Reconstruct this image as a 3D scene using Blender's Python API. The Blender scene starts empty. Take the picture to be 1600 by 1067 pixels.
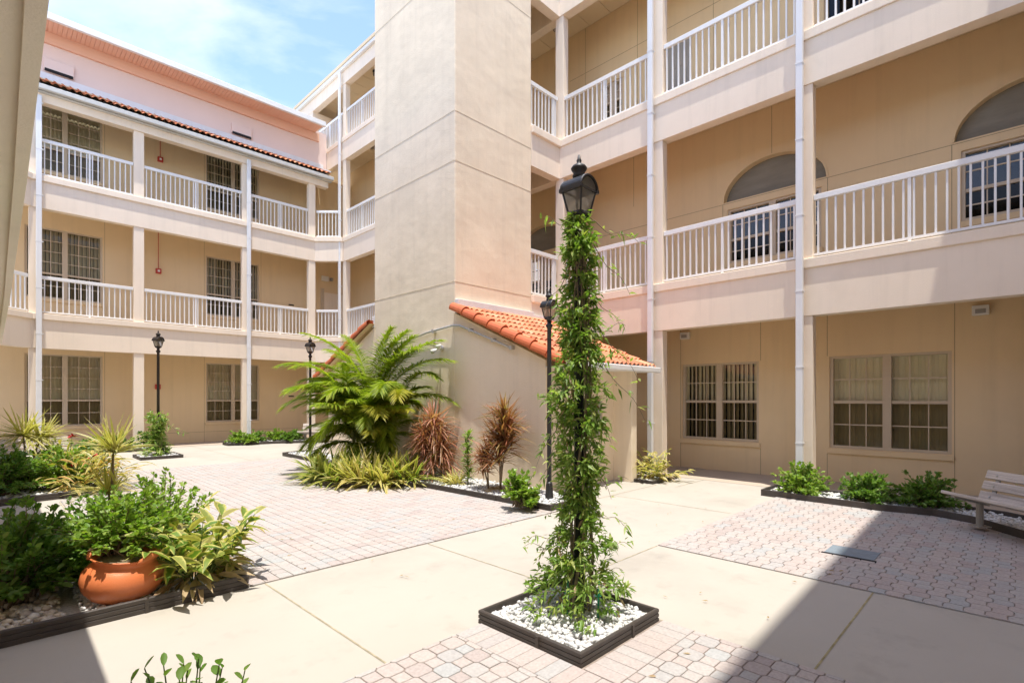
import bpy, math, random
import numpy as np
from mathutils import Vector, Matrix
R = math.radians
S = bpy.context.scene
C = S.collection
# ------------------------------------------------------------------ camera, sky, sun, exposure
cam = bpy.data.objects.new('camera', bpy.data.cameras.new('camera')); C.objects.link(cam)
cam.location = (0, 0, 1.5); cam.rotation_euler = (R(90), 0, R(44.5 - 90))
cam.data.sensor_width = 36; cam.data.lens = 36 * 809.4 / 1600
cam.data.shift_y = (622 - 533.5) / 1600
cam.data.clip_start = 0.05; cam.data.clip_end = 3000
S.camera = cam
SUNV = Vector((-0.10, -0.161, 1.0)).normalized()          # towards the sun
w = bpy.data.worlds.new('World'); S.world = w; w.use_nodes = True
nt = w.node_tree; N = nt.nodes; L = nt.links; N.clear()
out = N.new('ShaderNodeOutputWorld'); bg = N.new('ShaderNodeBackground'); bg.inputs[1].default_value = 0.15
sky = N.new('ShaderNodeTexSky'); sky.sky_type = 'NISHITA'; sky.sun_disc = False
sky.sun_elevation = math.asin(SUNV.z); sky.sun_rotation = math.atan2(SUNV.x, SUNV.y)
sky.air_density = 0.8; sky.dust_density = 0.4; sky.ozone_density = 3.0
tc = N.new('ShaderNodeTexCoord'); mp = N.new('ShaderNodeMapping'); mp.inputs['Scale'].default_value = (1.6, 1.1, 3.4)
mp.inputs['Rotation'].default_value = (0.3, 0.2, 0.5)
cn = N.new('ShaderNodeTexNoise'); cn.inputs['Scale'].default_value = 1.7; cn.inputs['Detail'].default_value = 7; cn.inputs['Roughness'].default_value = 0.55
cn.inputs['Distortion'].default_value = 0.5
rp = N.new('ShaderNodeValToRGB'); rp.color_ramp.elements[0].position = 0.40; rp.color_ramp.elements[1].position = 0.85
rp.color_ramp.elements[0].color = (0.06, 0.06, 0.06, 1); rp.color_ramp.elements[1].color = (0.8, 0.8, 0.8, 1)
mx = N.new('ShaderNodeMixRGB'); mx.inputs[2].default_value = (4.0, 3.9, 4.6, 1)
L.new(tc.outputs['Generated'], mp.inputs[0]); L.new(mp.outputs[0], cn.inputs['Vector']); L.new(cn.outputs['Fac'], rp.inputs[0])
L.new(rp.outputs[0], mx.inputs[0]); L.new(sky.outputs[0], mx.inputs[1]); L.new(mx.outputs[0], bg.inputs[0]); L.new(bg.outputs[0], out.inputs[0])
sun = bpy.data.objects.new('sun', bpy.data.lights.new('sun', 'SUN')); C.objects.link(sun)
sun.data.energy = 2.1; sun.data.angle = R(0.55); sun.data.color = (1.0, 0.955, 0.88)
sun.rotation_euler = (-SUNV).to_track_quat('-Z', 'Y').to_euler(); sun.location = (-3, -8, 30)
S.view_settings.view_transform = 'Standard'; S.view_settings.look = 'None'; S.view_settings.gamma = 1
S.view_settings.exposure = 1.62
S.cycles.max_bounces = 8; S.cycles.diffuse_bounces = 5; S.cycles.transparent_max_bounces = 10
S.cycles.use_denoising = True

# ------------------------------------------------------------------ helpers
def empty(name, loc=(0, 0, 0), label=None, cat=None, group=None, rz=0):
    o = bpy.data.objects.new(name, None); C.objects.link(o); o.location = loc; o.rotation_euler = (0, 0, rz)
    o.empty_display_size = 0.1
    tag(o, label, cat, group); return o
def tag(o, label=None, cat=None, group=None, kind=None):
    if label: o['label'] = label
    if cat: o['category'] = cat
    if group: o['group'] = group
    if kind: o['kind'] = kind
    return o
def worldloc(p):
    v = Vector((0, 0, 0))
    while p is not None: v += p.location; p = p.parent
    return v
class MB:
    """collects shapes; build() links them as ONE mesh object (vertices given in world coords unless local=True)"""
    def __init__(s): s.v = []; s.f = []; s.tone = []
    def add(s, vs, fs):
        o = len(s.v); s.v += [tuple(p) for p in vs]; s.f += [tuple(i + o for i in f) for f in fs]; return s
    def box(s, x0, x1, y0, y1, z0, z1):
        return s.add([(x0,y0,z0),(x1,y0,z0),(x1,y1,z0),(x0,y1,z0),(x0,y0,z1),(x1,y0,z1),(x1,y1,z1),(x0,y1,z1)],
                     [(0,3,2,1),(4,5,6,7),(0,1,5,4),(1,2,6,5),(2,3,7,6),(3,0,4,7)])
    def beam(s, a, b, wd, h, up=(0,0,1)):
        a = Vector(a); b = Vector(b); d = (b - a).normalized(); u = Vector(up); sd = d.cross(u).normalized(); u = sd.cross(d)
        vs = []
        for p in (a, b):
            for i, j in ((-1,-1),(1,-1),(1,1),(-1,1)): vs.append(p + sd * (i * wd / 2) + u * (j * h / 2))
        return s.add(vs, [(0,1,2,3),(7,6,5,4),(0,4,5,1),(1,5,6,2),(2,6,7,3),(3,7,4,0)])
    def tube(s, pts, r, n=8, cap=True):
        pts = [Vector(p) for p in pts]; m = len(pts); rr = r if hasattr(r, '__len__') else [r] * m
        vs = []; ref = Vector((0.3, 0.9, 0.2))
        for i, p in enumerate(pts):
            d = (pts[min(i+1, m-1)] - pts[max(i-1, 0)]).normalized()
            a = d.cross(ref if abs(d.dot(ref.normalized())) < 0.95 else Vector((1,0,0))).normalized(); b = d.cross(a)
            for k in range(n):
                t = 2*math.pi*k/n; vs.append(p + (a*math.cos(t) + b*math.sin(t)) * rr[i])
        fs = [(i*n+k, i*n+(k+1)%n, (i+1)*n+(k+1)%n, (i+1)*n+k) for i in range(m-1) for k in range(n)]
        if cap: fs += [tuple(range(n))[::-1], tuple((m-1)*n+k for k in range(n))]
        return s.add(vs, fs)
    def lathe(s, prof, c=(0,0,0), n=24, tilt=None):
        vs = []; m = len(prof)
        for r, z in prof:
            for k in range(n):
                t = 2*math.pi*k/n; p = Vector((r*math.cos(t), r*math.sin(t), z))
                if tilt: p = tilt @ p
                vs.append(p + Vector(c))
        fs = [(i*n+k, i*n+(k+1)%n, (i+1)*n+(k+1)%n, (i+1)*n+k) for i in range(m-1) for k in range(n)]
        fs += [tuple(range(n))[::-1], tuple((m-1)*n+k for k in range(n))]
        return s.add(vs, fs)
    def build(s, name, mat, parent=None, smooth=False, local=False, bevel=0):
        me = bpy.data.meshes.new(name)
        o = Vector((0,0,0)) if (local or parent is None) else worldloc(parent)
        me.from_pydata([(v[0]-o.x, v[1]-o.y, v[2]-o.z) for v in s.v], [], s.f); me.update()
        if smooth:
            me.polygons.foreach_set('use_smooth', [True]*len(me.polygons))
        me.materials.append(mat)
        if s.tone:
            at = me.attributes.new('tone', 'FLOAT', 'POINT'); at.data.foreach_set('value', s.tone)
        ob = bpy.data.objects.new(name, me); C.objects.link(ob); ob.parent = parent
        if bevel:
            m = ob.modifiers.new('bevel', 'BEVEL'); m.width = bevel; m.segments = 2; m.limit_method = 'ANGLE'
        return ob
def struct(o): o['kind'] = 'structure'; return o
def copy_tree(o, parent=None):
    c = o.copy(); C.objects.link(c); c.parent = parent
    for ch in list(o.children): copy_tree(ch, c)
    return c

# ------------------------------------------------------------------ materials
def mat(name, col, rough=0.7, spec=0.3, metal=0.0):
    m = bpy.data.materials.new(name); m.use_nodes = True; b = m.node_tree.nodes['Principled BSDF']
    b.inputs['Base Color'].default_value = (*col, 1); b.inputs['Roughness'].default_value = rough
    b.inputs['Specular IOR Level'].default_value = spec; b.inputs['Metallic'].default_value = metal
    return m, m.node_tree, b
def surf(name, col, rough=0.85, var=0.06, scale=1.3, bump=0.25, bscale=70, spec=0.2, dist=0.01, stretch=(1,1,1), hue=None, bdetail=4, speck=0.0, spscale=400, wavy=0.0, streak=0.0, blotch=0.0):
    """stucco / concrete: slow tone drift, optional speckle, fine bump"""
    m, t, b = mat(name, col, rough, spec); n = t.nodes; l = t.links
    tc = n.new('ShaderNodeTexCoord'); mp = n.new('ShaderNodeMapping'); mp.inputs['Scale'].default_value = stretch
    l.new(tc.outputs['Object'], mp.inputs[0])
    a = n.new('ShaderNodeTexNoise'); a.inputs['Scale'].default_value = scale; a.inputs['Detail'].default_value = 6; a.inputs['Roughness'].default_value = 0.6
    l.new(mp.outputs[0], a.inputs['Vector'])
    r = n.new('ShaderNodeValToRGB'); r.color_ramp.elements[0].position = 0.3; r.color_ramp.elements[1].position = 0.7
    c2 = hue or col
    r.color_ramp.elements[0].color = (*[max(0, x*(1-var)) for x in c2], 1); r.color_ramp.elements[1].color = (*[min(0.95, x*(1+var)) for x in col], 1)
    l.new(a.outputs['Fac'], r.inputs[0]); src = r.outputs[0]
    for amt, sc, st, lo, hi in ((streak, 1.0, (5.5,5.5,0.28), .50, .78), (streak*.7, 1.0, (1.7,1.7,1.1), .55, .75), (blotch, 0.55, (1,1,1), .50, .72), (blotch*.8, 2.6, (1,1,1), .56, .74)):
        if not amt: continue
        m2 = n.new('ShaderNodeMapping'); m2.inputs['Scale'].default_value = st; l.new(tc.outputs['Object'], m2.inputs[0])
        q = n.new('ShaderNodeTexNoise'); q.inputs['Scale'].default_value = sc; q.inputs['Detail'].default_value = 9; q.inputs['Roughness'].default_value = 0.62; l.new(m2.outputs[0], q.inputs['Vector'])
        mr = n.new('ShaderNodeMapRange'); mr.inputs[1].default_value = lo; mr.inputs[2].default_value = hi; mr.inputs[3].default_value = 1; mr.inputs[4].default_value = 1-amt; l.new(q.outputs['Fac'], mr.inputs[0])
        mm = n.new('ShaderNodeMixRGB'); mm.blend_type = 'MULTIPLY'; mm.inputs[0].default_value = 1; l.new(src, mm.inputs[1]); l.new(mr.outputs[0], mm.inputs[2]); src = mm.outputs[0]
    if speck:
        q = n.new('ShaderNodeTexNoise'); q.inputs['Scale'].default_value = spscale; q.inputs['Detail'].default_value = 2
        l.new(tc.outputs['Object'], q.inputs['Vector'])
        mr = n.new('ShaderNodeMapRange'); mr.inputs[1].default_value = 0.3; mr.inputs[2].default_value = 0.7; mr.inputs[3].default_value = 1-speck; mr.inputs[4].default_value = 1+speck
        l.new(q.outputs['Fac'], mr.inputs[0])
        mm = n.new('ShaderNodeMixRGB'); mm.blend_type = 'MULTIPLY'; mm.inputs[0].default_value = 1
        l.new(src, mm.inputs[1]); l.new(mr.outputs[0], mm.inputs[2]); src = mm.outputs[0]
    l.new(src, b.inputs['Base Color'])
    if bump:
        k = n.new('ShaderNodeTexNoise'); k.inputs['Scale'].default_value = bscale; k.inputs['Detail'].default_value = bdetail
        l.new(tc.outputs['Object'], k.inputs['Vector'])
        bp = n.new('ShaderNodeBump'); bp.inputs['Strength'].default_value = bump; bp.inputs['Distance'].default_value = dist
        l.new(k.outputs['Fac'], bp.inputs['Height']); l.new(bp.outputs[0], b.inputs['Normal'])
        if wavy:
            k2 = n.new('ShaderNodeTexNoise'); k2.inputs['Scale'].default_value = 1.4; k2.inputs['Detail'].default_value = 3
            l.new(tc.outputs['Object'], k2.inputs['Vector']); b2 = n.new('ShaderNodeBump'); b2.inputs['Strength'].default_value = wavy; b2.inputs['Distance'].default_value = 0.08
            l.new(k2.outputs['Fac'], b2.inputs['Height']); l.new(b2.outputs[0], bp.inputs['Normal'])
    return m
def island(name, cols, rough=0.8, spec=0.2, bump=0.0, bscale=150, vary=0.0, nscale=0.7, speck=0.0, attr=None):
    """one colour out of a ramp for every loose piece of the mesh (pavers, pebbles, tiles)"""
    m, t, b = mat(name, cols[0], rough, spec); n = t.nodes; l = t.links
    g = n.new('ShaderNodeNewGeometry'); r = n.new('ShaderNodeValToRGB'); cr = r.color_ramp; cr.interpolation = 'LINEAR'
    while len(cr.elements) < len(cols): cr.elements.new(0.5)
    for i, c in enumerate(cols): cr.elements[i].position = i/(len(cols)-1); cr.elements[i].color = (*c, 1)
    if attr:
        ga = n.new('ShaderNodeAttribute'); ga.attribute_name = attr; l.new(ga.outputs['Fac'], r.inputs[0])
    else: l.new(g.outputs['Random Per Island'], r.inputs[0])
    src = r.outputs[0]
    tc = n.new('ShaderNodeTexCoord')
    if vary or speck:
        q = n.new('ShaderNodeTexNoise'); q.inputs['Scale'].default_value = nscale if vary else 260; q.inputs['Detail'].default_value = 5
        l.new(tc.outputs['Object'], q.inputs['Vector'])
        v = vary or speck
        mr = n.new('ShaderNodeMapRange'); mr.inputs[1].default_value = 0.3; mr.inputs[2].default_value = 0.7; mr.inputs[3].default_value = 1-v; mr.inputs[4].default_value = 1+v
        l.new(q.outputs['Fac'], mr.inputs[0]); mm = n.new('ShaderNodeMixRGB'); mm.blend_type = 'MULTIPLY'; mm.inputs[0].default_value = 1
        l.new(src, mm.inputs[1]); l.new(mr.outputs[0], mm.inputs[2]); src = mm.outputs[0]
    l.new(src, b.inputs['Base Color'])
    if bump:
        k = n.new('ShaderNodeTexNoise'); k.inputs['Scale'].default_value = bscale; k.inputs['Detail'].default_value = 4
        l.new(tc.outputs['Object'], k.inputs['Vector']); bp = n.new('ShaderNodeBump'); bp.inputs['Strength'].default_value = bump; bp.inputs['Distance'].default_value = 0.004
        l.new(k.outputs['Fac'], bp.inputs['Height']); l.new(bp.outputs[0], b.inputs['Normal'])
    return m
def leafmat(name, cols, margin=None, mw=0.55, trans=0.3, rough=0.42, vein=None):
    """leaf: colour per leaf, optional pale margin / stripes from the leaf's own coordinates, light passing through"""
    m, t, b = mat(name, cols[0], rough, 0.4); n = t.nodes; l = t.links
    g = n.new('ShaderNodeNewGeometry'); r = n.new('ShaderNodeValToRGB'); cr = r.color_ramp
    while len(cr.elements) < len(cols): cr.elements.new(0.5)
    for i, c in enumerate(cols): cr.elements[i].position = i/(len(cols)-1); cr.elements[i].color = (*c, 1)
    l.new(g.outputs['Random Per Island'], r.inputs[0]); src = r.outputs[0]
    if margin:
        uv = n.new('ShaderNodeUVMap'); sx = n.new('ShaderNodeSeparateXYZ'); l.new(uv.outputs[0], sx.inputs[0])
        ns = n.new('ShaderNodeTexNoise'); ns.inputs['Scale'].default_value = 6; ns.inputs['Detail'].default_value = 3
        tc = n.new('ShaderNodeTexCoord'); l.new(tc.outputs['Object'], ns.inputs['Vector']); ns.inputs['Scale'].default_value = 25
        ab = n.new('ShaderNodeMath'); ab.operation = 'ABSOLUTE'; l.new(sx.outputs[0], ab.inputs[0])
        ad = n.new('ShaderNodeMath'); ad.operation = 'MULTIPLY_ADD'; ad.inputs[1].default_value = 0.9; ad.inputs[2].default_value = -0.45
        l.new(ns.outputs['Fac'], ad.inputs[0])
        a2 = n.new('ShaderNodeMath'); a2.operation = 'ADD'; l.new(ab.outputs[0], a2.inputs[0]); l.new(ad.outputs[0], a2.inputs[1])
        mr = n.new('ShaderNodeMapRange'); mr.inputs[1].default_value = mw-0.15; mr.inputs[2].default_value = mw+0.15; l.new(a2.outputs[0], mr.inputs[0])
        mm = n.new('ShaderNodeMixRGB'); mm.inputs[2].default_value = (*margin, 1); l.new(mr.outputs[0], mm.inputs[0]); l.new(src, mm.inputs[1]); src = mm.outputs[0]
    l.new(src, b.inputs['Base Color'])
    tr = n.new('ShaderNodeBsdfTranslucent'); mixc = n.new('ShaderNodeMixRGB'); mixc.blend_type = 'MULTIPLY'; mixc.inputs[0].default_value = 1
    mixc.inputs[2].default_value = (1.5, 1.7, 0.6, 1); l.new(src, mixc.inputs[1]); l.new(mixc.outputs[0], tr.inputs[0])
    ms = n.new('ShaderNodeMixShader'); ms.inputs[0].default_value = trans
    o = n['Material Output']; l.new(b.outputs[0], ms.inputs[1]); l.new(tr.outputs[0], ms.inputs[2]); l.new(ms.outputs[0], o.inputs[0])
    return m
M = {}
M['cream'] = surf('cream_stucco', (0.87, 0.745, 0.60), streak=0.10, var=0.035, scale=0.9, bump=0.45, bscale=90, dist=0.006)
M['nearbeam'] = surf('brightened_cream_stucco', (0.95, 0.87, 0.74), streak=0.05, var=0.04, scale=0.9, bump=0.4, bscale=90, dist=0.006)  # cream lifted towards white; the colour stands in for bounce light on the beam
M['tan'] = surf('tan_stucco', (0.79, 0.605, 0.37), streak=0.07, var=0.03, scale=0.7, bump=0.4, bscale=90, dist=0.005)
M['tower'] = surf('beige_stucco', (0.86, 0.73, 0.55), streak=0.09, var=0.055, scale=0.8, bump=0.5, bscale=60, dist=0.01, stretch=(1,1,0.6), wavy=0.35)
M['pink'] = surf('pink_stucco', (0.80, 0.645, 0.575), var=0.03, scale=0.8, bump=0.2, bscale=80, dist=0.005)
M['soffit'] = surf('peach_soffit', (0.80, 0.50, 0.36), var=0.03, bump=0)
M['ceil'] = surf('ceiling_panel', (0.74, 0.60, 0.40), var=0.03, bump=0.1)
M['groove'] = surf('wall_joint', (0.36, 0.27, 0.17), bump=0)
M['towerjoint'] = surf('tower_joint', (0.66, 0.565, 0.41), bump=0, var=0.2, scale=6)
M['white'] = surf('white_paint', (0.80, 0.79, 0.77), streak=0.06, rough=0.45, var=0.03, bump=0, spec=0.4)
M['downspout'] = surf('white_downspout', (0.76, 0.765, 0.765), streak=0.10, rough=0.4, var=0.03, bump=0, spec=0.45)
M['gutter'] = surf('grey_gutter', (0.56, 0.55, 0.52), streak=0.1, rough=0.5, var=0.05, bump=0)
M['wframe'] = surf('window_paint', (0.60, 0.49, 0.36), rough=0.5, var=0.03, bump=0)
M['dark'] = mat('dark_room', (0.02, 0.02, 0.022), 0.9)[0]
M['screen'] = surf('insect_screen', (0.16, 0.15, 0.13), rough=0.9, var=0.08, bump=0)
M['niche'] = surf('grey_niche', (0.27, 0.25, 0.205), var=0.12, scale=2.0, bump=0.1, stretch=(1,1,4))
M['black'] = surf('black_iron', (0.018, 0.017, 0.017), rough=0.45, var=0.2, bump=0.1, spec=0.5)
M['brownpost'] = surf('dark_brown_post', (0.035, 0.027, 0.022), rough=0.5, var=0.2, bump=0.1)
M['edging'] = surf('black_edging', (0.055, 0.047, 0.042), rough=0.55, var=0.35, scale=7, bump=0.2, spec=0.4, hue=(0.09, 0.07, 0.055))
M['terracotta'] = surf('terracotta', (0.60, 0.165, 0.055), streak=0.14, blotch=0.12, rough=0.42, var=0.10, scale=5, bump=0.12, bscale=120, spec=0.4, hue=(0.70, 0.22, 0.08))
M['concrete'] = surf('path_concrete', (0.425, 0.39, 0.335), rough=0.9, blotch=0.17, var=0.05, scale=0.7, bump=0.25, bscale=220, dist=0.003, speck=0.07, spscale=330)
M['walkway'] = surf('walkway_concrete', (0.46, 0.38, 0.30), rough=0.85, var=0.06, bump=0.1)
M['joint'] = surf('path_joint', (0.36, 0.31, 0.21), var=0.4, scale=9, bump=0)
M['mossjoint'] = surf('mossy_joint', (0.34, 0.29, 0.15), var=0.4, scale=9, bump=0)
M['sand'] = surf('paver_sand', (0.27, 0.22, 0.185), var=0.35, scale=14, bump=0.2)
M['paver'] = island('paver_blocks', [(0.405,0.345,0.315),(0.43,0.375,0.345),(0.41,0.385,0.36),(0.415,0.35,0.318),(0.37,0.37,0.36),(0.43,0.375,0.34),(0.375,0.32,0.298)], rough=0.9, bump=0.35, bscale=260, vary=0.11, nscale=60, attr='tone')
M['gravel'] = island('white_pebbles', [(0.45,0.445,0.43),(0.66,0.655,0.64),(0.58,0.575,0.56),(0.70,0.695,0.68),(0.54,0.52,0.48)], rough=0.7, bump=0.2, bscale=60)
M['gravelbed'] = surf('gravel_bed', (0.42, 0.40, 0.37), var=0.4, scale=45, bump=0.5, bscale=60, dist=0.02)
M['browngravel'] = island('mixed_pebbles', [(0.50,0.42,0.32),(0.62,0.55,0.44),(0.70,0.66,0.58),(0.40,0.33,0.25),(0.75,0.72,0.66)], rough=0.8, bump=0.2, bscale=60)
M['tile'] = island('clay_roof_tiles', [(0.58,0.20,0.09),(0.66,0.27,0.13),(0.60,0.22,0.10),(0.42,0.13,0.06),(0.62,0.24,0.12),(0.68,0.34,0.20)], rough=0.6, spec=0.35, vary=0.10, nscale=14)
M['rake'] = island('clay_rake_tiles', [(0.52,0.125,0.045),(0.58,0.15,0.055),(0.47,0.11,0.04)], rough=0.5, spec=0.4, vary=0.08, nscale=10)
M['wood'] = surf('weathered_wood', (0.56, 0.50, 0.44), rough=0.85, var=0.22, scale=3, bump=0.35, bscale=40, stretch=(0.5, 14, 14), hue=(0.42,0.36,0.31))
M['galv'] = mat('galvanised_steel', (0.52, 0.52, 0.51), 0.45, 0.5, 0.6)[0]
M['greysteel'] = surf('grey_steel', (0.36, 0.34, 0.31), rough=0.5, var=0.1, bump=0)
M['slate'] = surf('slate_cover', (0.20, 0.24, 0.27), rough=0.6, var=0.12, scale=20, bump=0.2)
M['red'] = surf('red_enamel', (0.50, 0.045, 0.025), rough=0.4, var=0.05, bump=0, spec=0.5)
M['whiteplastic'] = surf('white_plastic', (0.78, 0.76, 0.72), rough=0.4, var=0.02, bump=0)
M['bark'] = surf('stem_bark', (0.22, 0.17, 0.11), rough=0.9, var=0.3, scale=20, bump=0.4)
M['cane'] = surf('palm_cane', (0.30, 0.31, 0.10), rough=0.6, var=0.25, scale=8, bump=0.1, stretch=(1,1,5))
M['stemgreen'] = surf('green_stem', (0.10, 0.14, 0.04), rough=0.7, var=0.2, bump=0)
M['flower'] = mat('red_petals', (0.45, 0.012, 0.03), 0.5)[0]
M['door'] = surf('grey_door', (0.36, 0.33, 0.29), rough=0.5, var=0.04, bump=0)
M['blind'] = island('vertical_blinds', [(0.70,0.60,0.40),(0.73,0.63,0.42),(0.67,0.575,0.385)], rough=0.7)
M['darkblind'] = island('dim_blinds', [(0.36,0.31,0.22),(0.42,0.36,0.26),(0.30,0.26,0.19)], rough=0.7)
def glass(name, tint, refl=1.5):
    m, t, b = mat(name, tint, 0.1); n = t.nodes; l = t.links
    tr = n.new('ShaderNodeBsdfTransparent'); tr.inputs[0].default_value = (*tint, 1); gl = n.new('ShaderNodeBsdfGlossy'); gl.inputs['Roughness'].default_value = 0.02
    gl.inputs[0].default_value = (0.9, 0.9, 0.9, 1)
    fr = n.new('ShaderNodeFresnel'); fr.inputs[0].default_value = refl; ms = n.new('ShaderNodeMixShader')
    l.new(fr.outputs[0], ms.inputs[0]); l.new(tr.outputs[0], ms.inputs[1]); l.new(gl.outputs[0], ms.inputs[2]); l.new(ms.outputs[0], n['Material Output'].inputs[0])
    return m
M['glass'] = glass('window_glass', (0.95, 0.97, 0.94), 1.55)
M['screenglass'] = glass('screened_glass', (0.50, 0.48, 0.41), 1.3)
M['lampglass'] = glass('lamp_glass', (0.9, 0.88, 0.82), 1.5)
_n = M['lampglass'].node_tree.nodes; _l = M['lampglass'].node_tree.links; _d = _n.new('ShaderNodeBsdfTranslucent'); _d.inputs[0].default_value = (0.75, 0.72, 0.66, 1)
_m = _n.new('ShaderNodeMixShader'); _m.inputs[0].default_value = 0.35; _o = _n['Material Output']; _p = _o.inputs[0].links[0].from_socket
_l.new(_p, _m.inputs[1]); _l.new(_d.outputs[0], _m.inputs[2]); _l.new(_m.outputs[0], _o.inputs[0])
# leaves
M['lf_shrub'] = leafmat('shrub_leaves', [(0.08,0.165,0.028),(0.13,0.235,0.045),(0.19,0.30,0.065),(0.10,0.20,0.035),(0.24,0.32,0.09)], trans=0.38)
M['lf_dark'] = leafmat('dark_shrub_leaves', [(0.07,0.14,0.03),(0.10,0.19,0.04),(0.14,0.24,0.055),(0.09,0.16,0.03)], trans=0.35)
M['lf_lime'] = leafmat('lime_leaves', [(0.15,0.27,0.035),(0.23,0.35,0.06),(0.29,0.38,0.075),(0.12,0.23,0.035),(0.34,0.40,0.11)], trans=0.4)
M['lf_vine'] = leafmat('vine_leaves', [(0.11,0.20,0.032),(0.19,0.31,0.06),(0.29,0.40,0.10),(0.14,0.25,0.04),(0.38,0.45,0.15),(0.10,0.18,0.03),(0.42,0.43,0.14)], trans=0.4)
M['lf_palm'] = leafmat('palm_leaflets', [(0.17,0.24,0.02),(0.25,0.32,0.03),(0.33,0.37,0.04),(0.13,0.20,0.02),(0.40,0.40,0.055)], trans=0.38)
M['lf_yellowpalm'] = leafmat('yellowing_palm_leaflets', [(0.28,0.28,0.03),(0.36,0.31,0.04),(0.22,0.26,0.03)], trans=0.3)
M['lf_ging'] = leafmat('variegated_leaves', [(0.10,0.19,0.03),(0.15,0.24,0.04),(0.24,0.28,0.06),(0.34,0.27,0.10)], margin=(0.50,0.46,0.14), mw=0.62, trans=0.3)
M['lf_gingy'] = leafmat('yellow_variegated_leaves', [(0.20,0.26,0.05),(0.38,0.36,0.10),(0.46,0.40,0.14),(0.42,0.30,0.12),(0.16,0.22,0.05)], margin=(0.58,0.50,0.20), mw=0.5, trans=0.3)
M['lf_croton'] = leafmat('croton_leaves', [(0.35,0.30,0.06),(0.48,0.40,0.12),(0.40,0.16,0.05),(0.16,0.22,0.05),(0.50,0.36,0.14)], margin=(0.55,0.46,0.16), mw=0.6, trans=0.3)
M['lf_drac'] = leafmat('dracaena_leaves', [(0.36,0.34,0.10),(0.46,0.41,0.14),(0.28,0.30,0.08),(0.50,0.44,0.18)], margin=(0.62,0.54,0.25), mw=0.6, trans=0.3)
M['lf_cord'] = leafmat('red_cordyline_leaves', [(0.36,0.105,0.07),(0.44,0.16,0.105),(0.28,0.085,0.055),(0.46,0.25,0.15),(0.25,0.14,0.06)], margin=(0.50,0.30,0.20), mw=0.7, trans=0.3)
M['lf_cord2'] = leafmat('bronze_cordyline_leaves', [(0.30,0.13,0.065),(0.36,0.18,0.09),(0.34,0.12,0.075),(0.24,0.17,0.06),(0.42,0.27,0.12)], trans=0.3)
M['lf_dead'] = leafmat('dry_leaves', [(0.36,0.25,0.13),(0.46,0.35,0.22),(0.28,0.17,0.09)], trans=0.2, rough=0.7)

# ------------------------------------------------------------------ ground
mb = MB(); mb.box(-60, 70, -60, 80, -0.4, 0.0)
struct(mb.build('ground', M['concrete']))
mb = MB()
def strip(mb, x0, x1, y0, y1, z=0.003): mb.add([(x0,y0,z),(x1,y0,z),(x1,y1,z),(x0,y1,z)], [(0,1,2,3)])
for a in [(1.585,1.597,2.56,4.36),(3.195,3.205,2.66,4.36),(3.22,4.80,2.635,2.645),(3.2,3.21,-1.0,2.56),(6.80,6.81,2.7,4.5),(5.3,8.15,4.50,4.51),(8.15,9.3,4.15,4.16),(0.75,0.76,7.6,9.9),(1.8,3.4,14.0,14.01),(4.5,4.51,13,18.6)]: strip(mb, *a)
struct(mb.build('path_joint', M['joint']))
mb = MB(); strip(mb, 3.21, 4.8, 0.808, 0.819); struct(mb.build('path_joint', M['mossjoint']))
mb = MB()
mb.add([(9.25,-8,0.004),(10.7,-8,0.004),(10.7,22,0.004),(9.25,22,0.004)], [(0,1,2,3)]); mb.add([(-1.2,18.55,0.006),(9.25,18.55,0.006),(9.25,20,0.006),(-1.2,20,0.006)], [(0,1,2,3)])
struct(mb.build('walkway_floor', M['walkway']))

def clip(poly, x0, x1, y0, y1):
    def cut(p, f, g):
        o = []
        for i in range(len(p)):
            a, b = p[i-1], p[i]; fa, fb = f(a), f(b)
            if fa*fb < 0: t = fa/(fa-fb); o.append((a[0]+(b[0]-a[0])*t, a[1]+(b[1]-a[1])*t))
            if fb >= 0: o.append(b)
        return o
    for f in (lambda q: q[0]-x0, lambda q: x1-q[0], lambda q: q[1]-y0, lambda q: y1-q[1]):
        poly = cut(poly, f, None)
        if len(poly) < 3: return None
    a = sum(poly[i-1][0]*poly[i][1]-poly[i][0]*poly[i-1][1] for i in range(len(poly)))/2
    return poly if abs(a) > 2e-4 else None
def paver(mb, poly, z0=0.003, z1=0.012, tone=None):
    cx = sum(p[0] for p in poly)/len(poly); cy = sum(p[1] for p in poly)/len(poly); n = len(poly)
    dz = random.uniform(-0.0012, 0.0012)
    def ins(p, d):
        v = Vector((cx-p[0], cy-p[1])); l = v.length or 1; return (p[0]+v.x/l*d, p[1]+v.y/l*d)
    a = [(*ins(p, 0.0036), z0) for p in poly]; b = [(*ins(p, 0.0038), z1-0.003+dz) for p in poly]; c = [(*ins(p, 0.0075), z1+dz) for p in poly]
    fs = [tuple(range(2*n, 3*n))]
    for i in range(n):
        j = (i+1) % n; fs += [(i, j, n+j, n+i), (n+i, n+j, 2*n+j, 2*n+i)]
    mb.add(a+b+c, fs); mb.tone += [random.random() if tone is None else tone]*(3*n)
def zigzag(mb, x0, x1, y0, y1, W=0.1135, Lp=0.1135, e=0.0155):
    # blocks two halves long (in x) with zigzag long sides; the two halves share a tone and a shallow middle groove
    nx = int((x1-x0)/W)+2; ny = int((y1-y0)/Lp)+3; tones = {}
    for i in range(nx):
        for j in range(-1, ny):
            o = e if i % 2 == 0 else -e; x = x0+i*W; y = y0+j*Lp; c = 0.16*W
            pn = -o
            p = [(x+c,y+o),(x+W-c,y+o),(x+W,y),(x+W,y+Lp),(x+W-c,y+Lp+o),(x+c,y+Lp+o),(x,y+Lp),(x,y)]
            q = clip(p, x0, x1, y0, y1); key = ((i+j % 2)//2, j)
            if key not in tones: tones[key] = random.random()
            if q: paver(mb, q, tone=tones[key])
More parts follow.
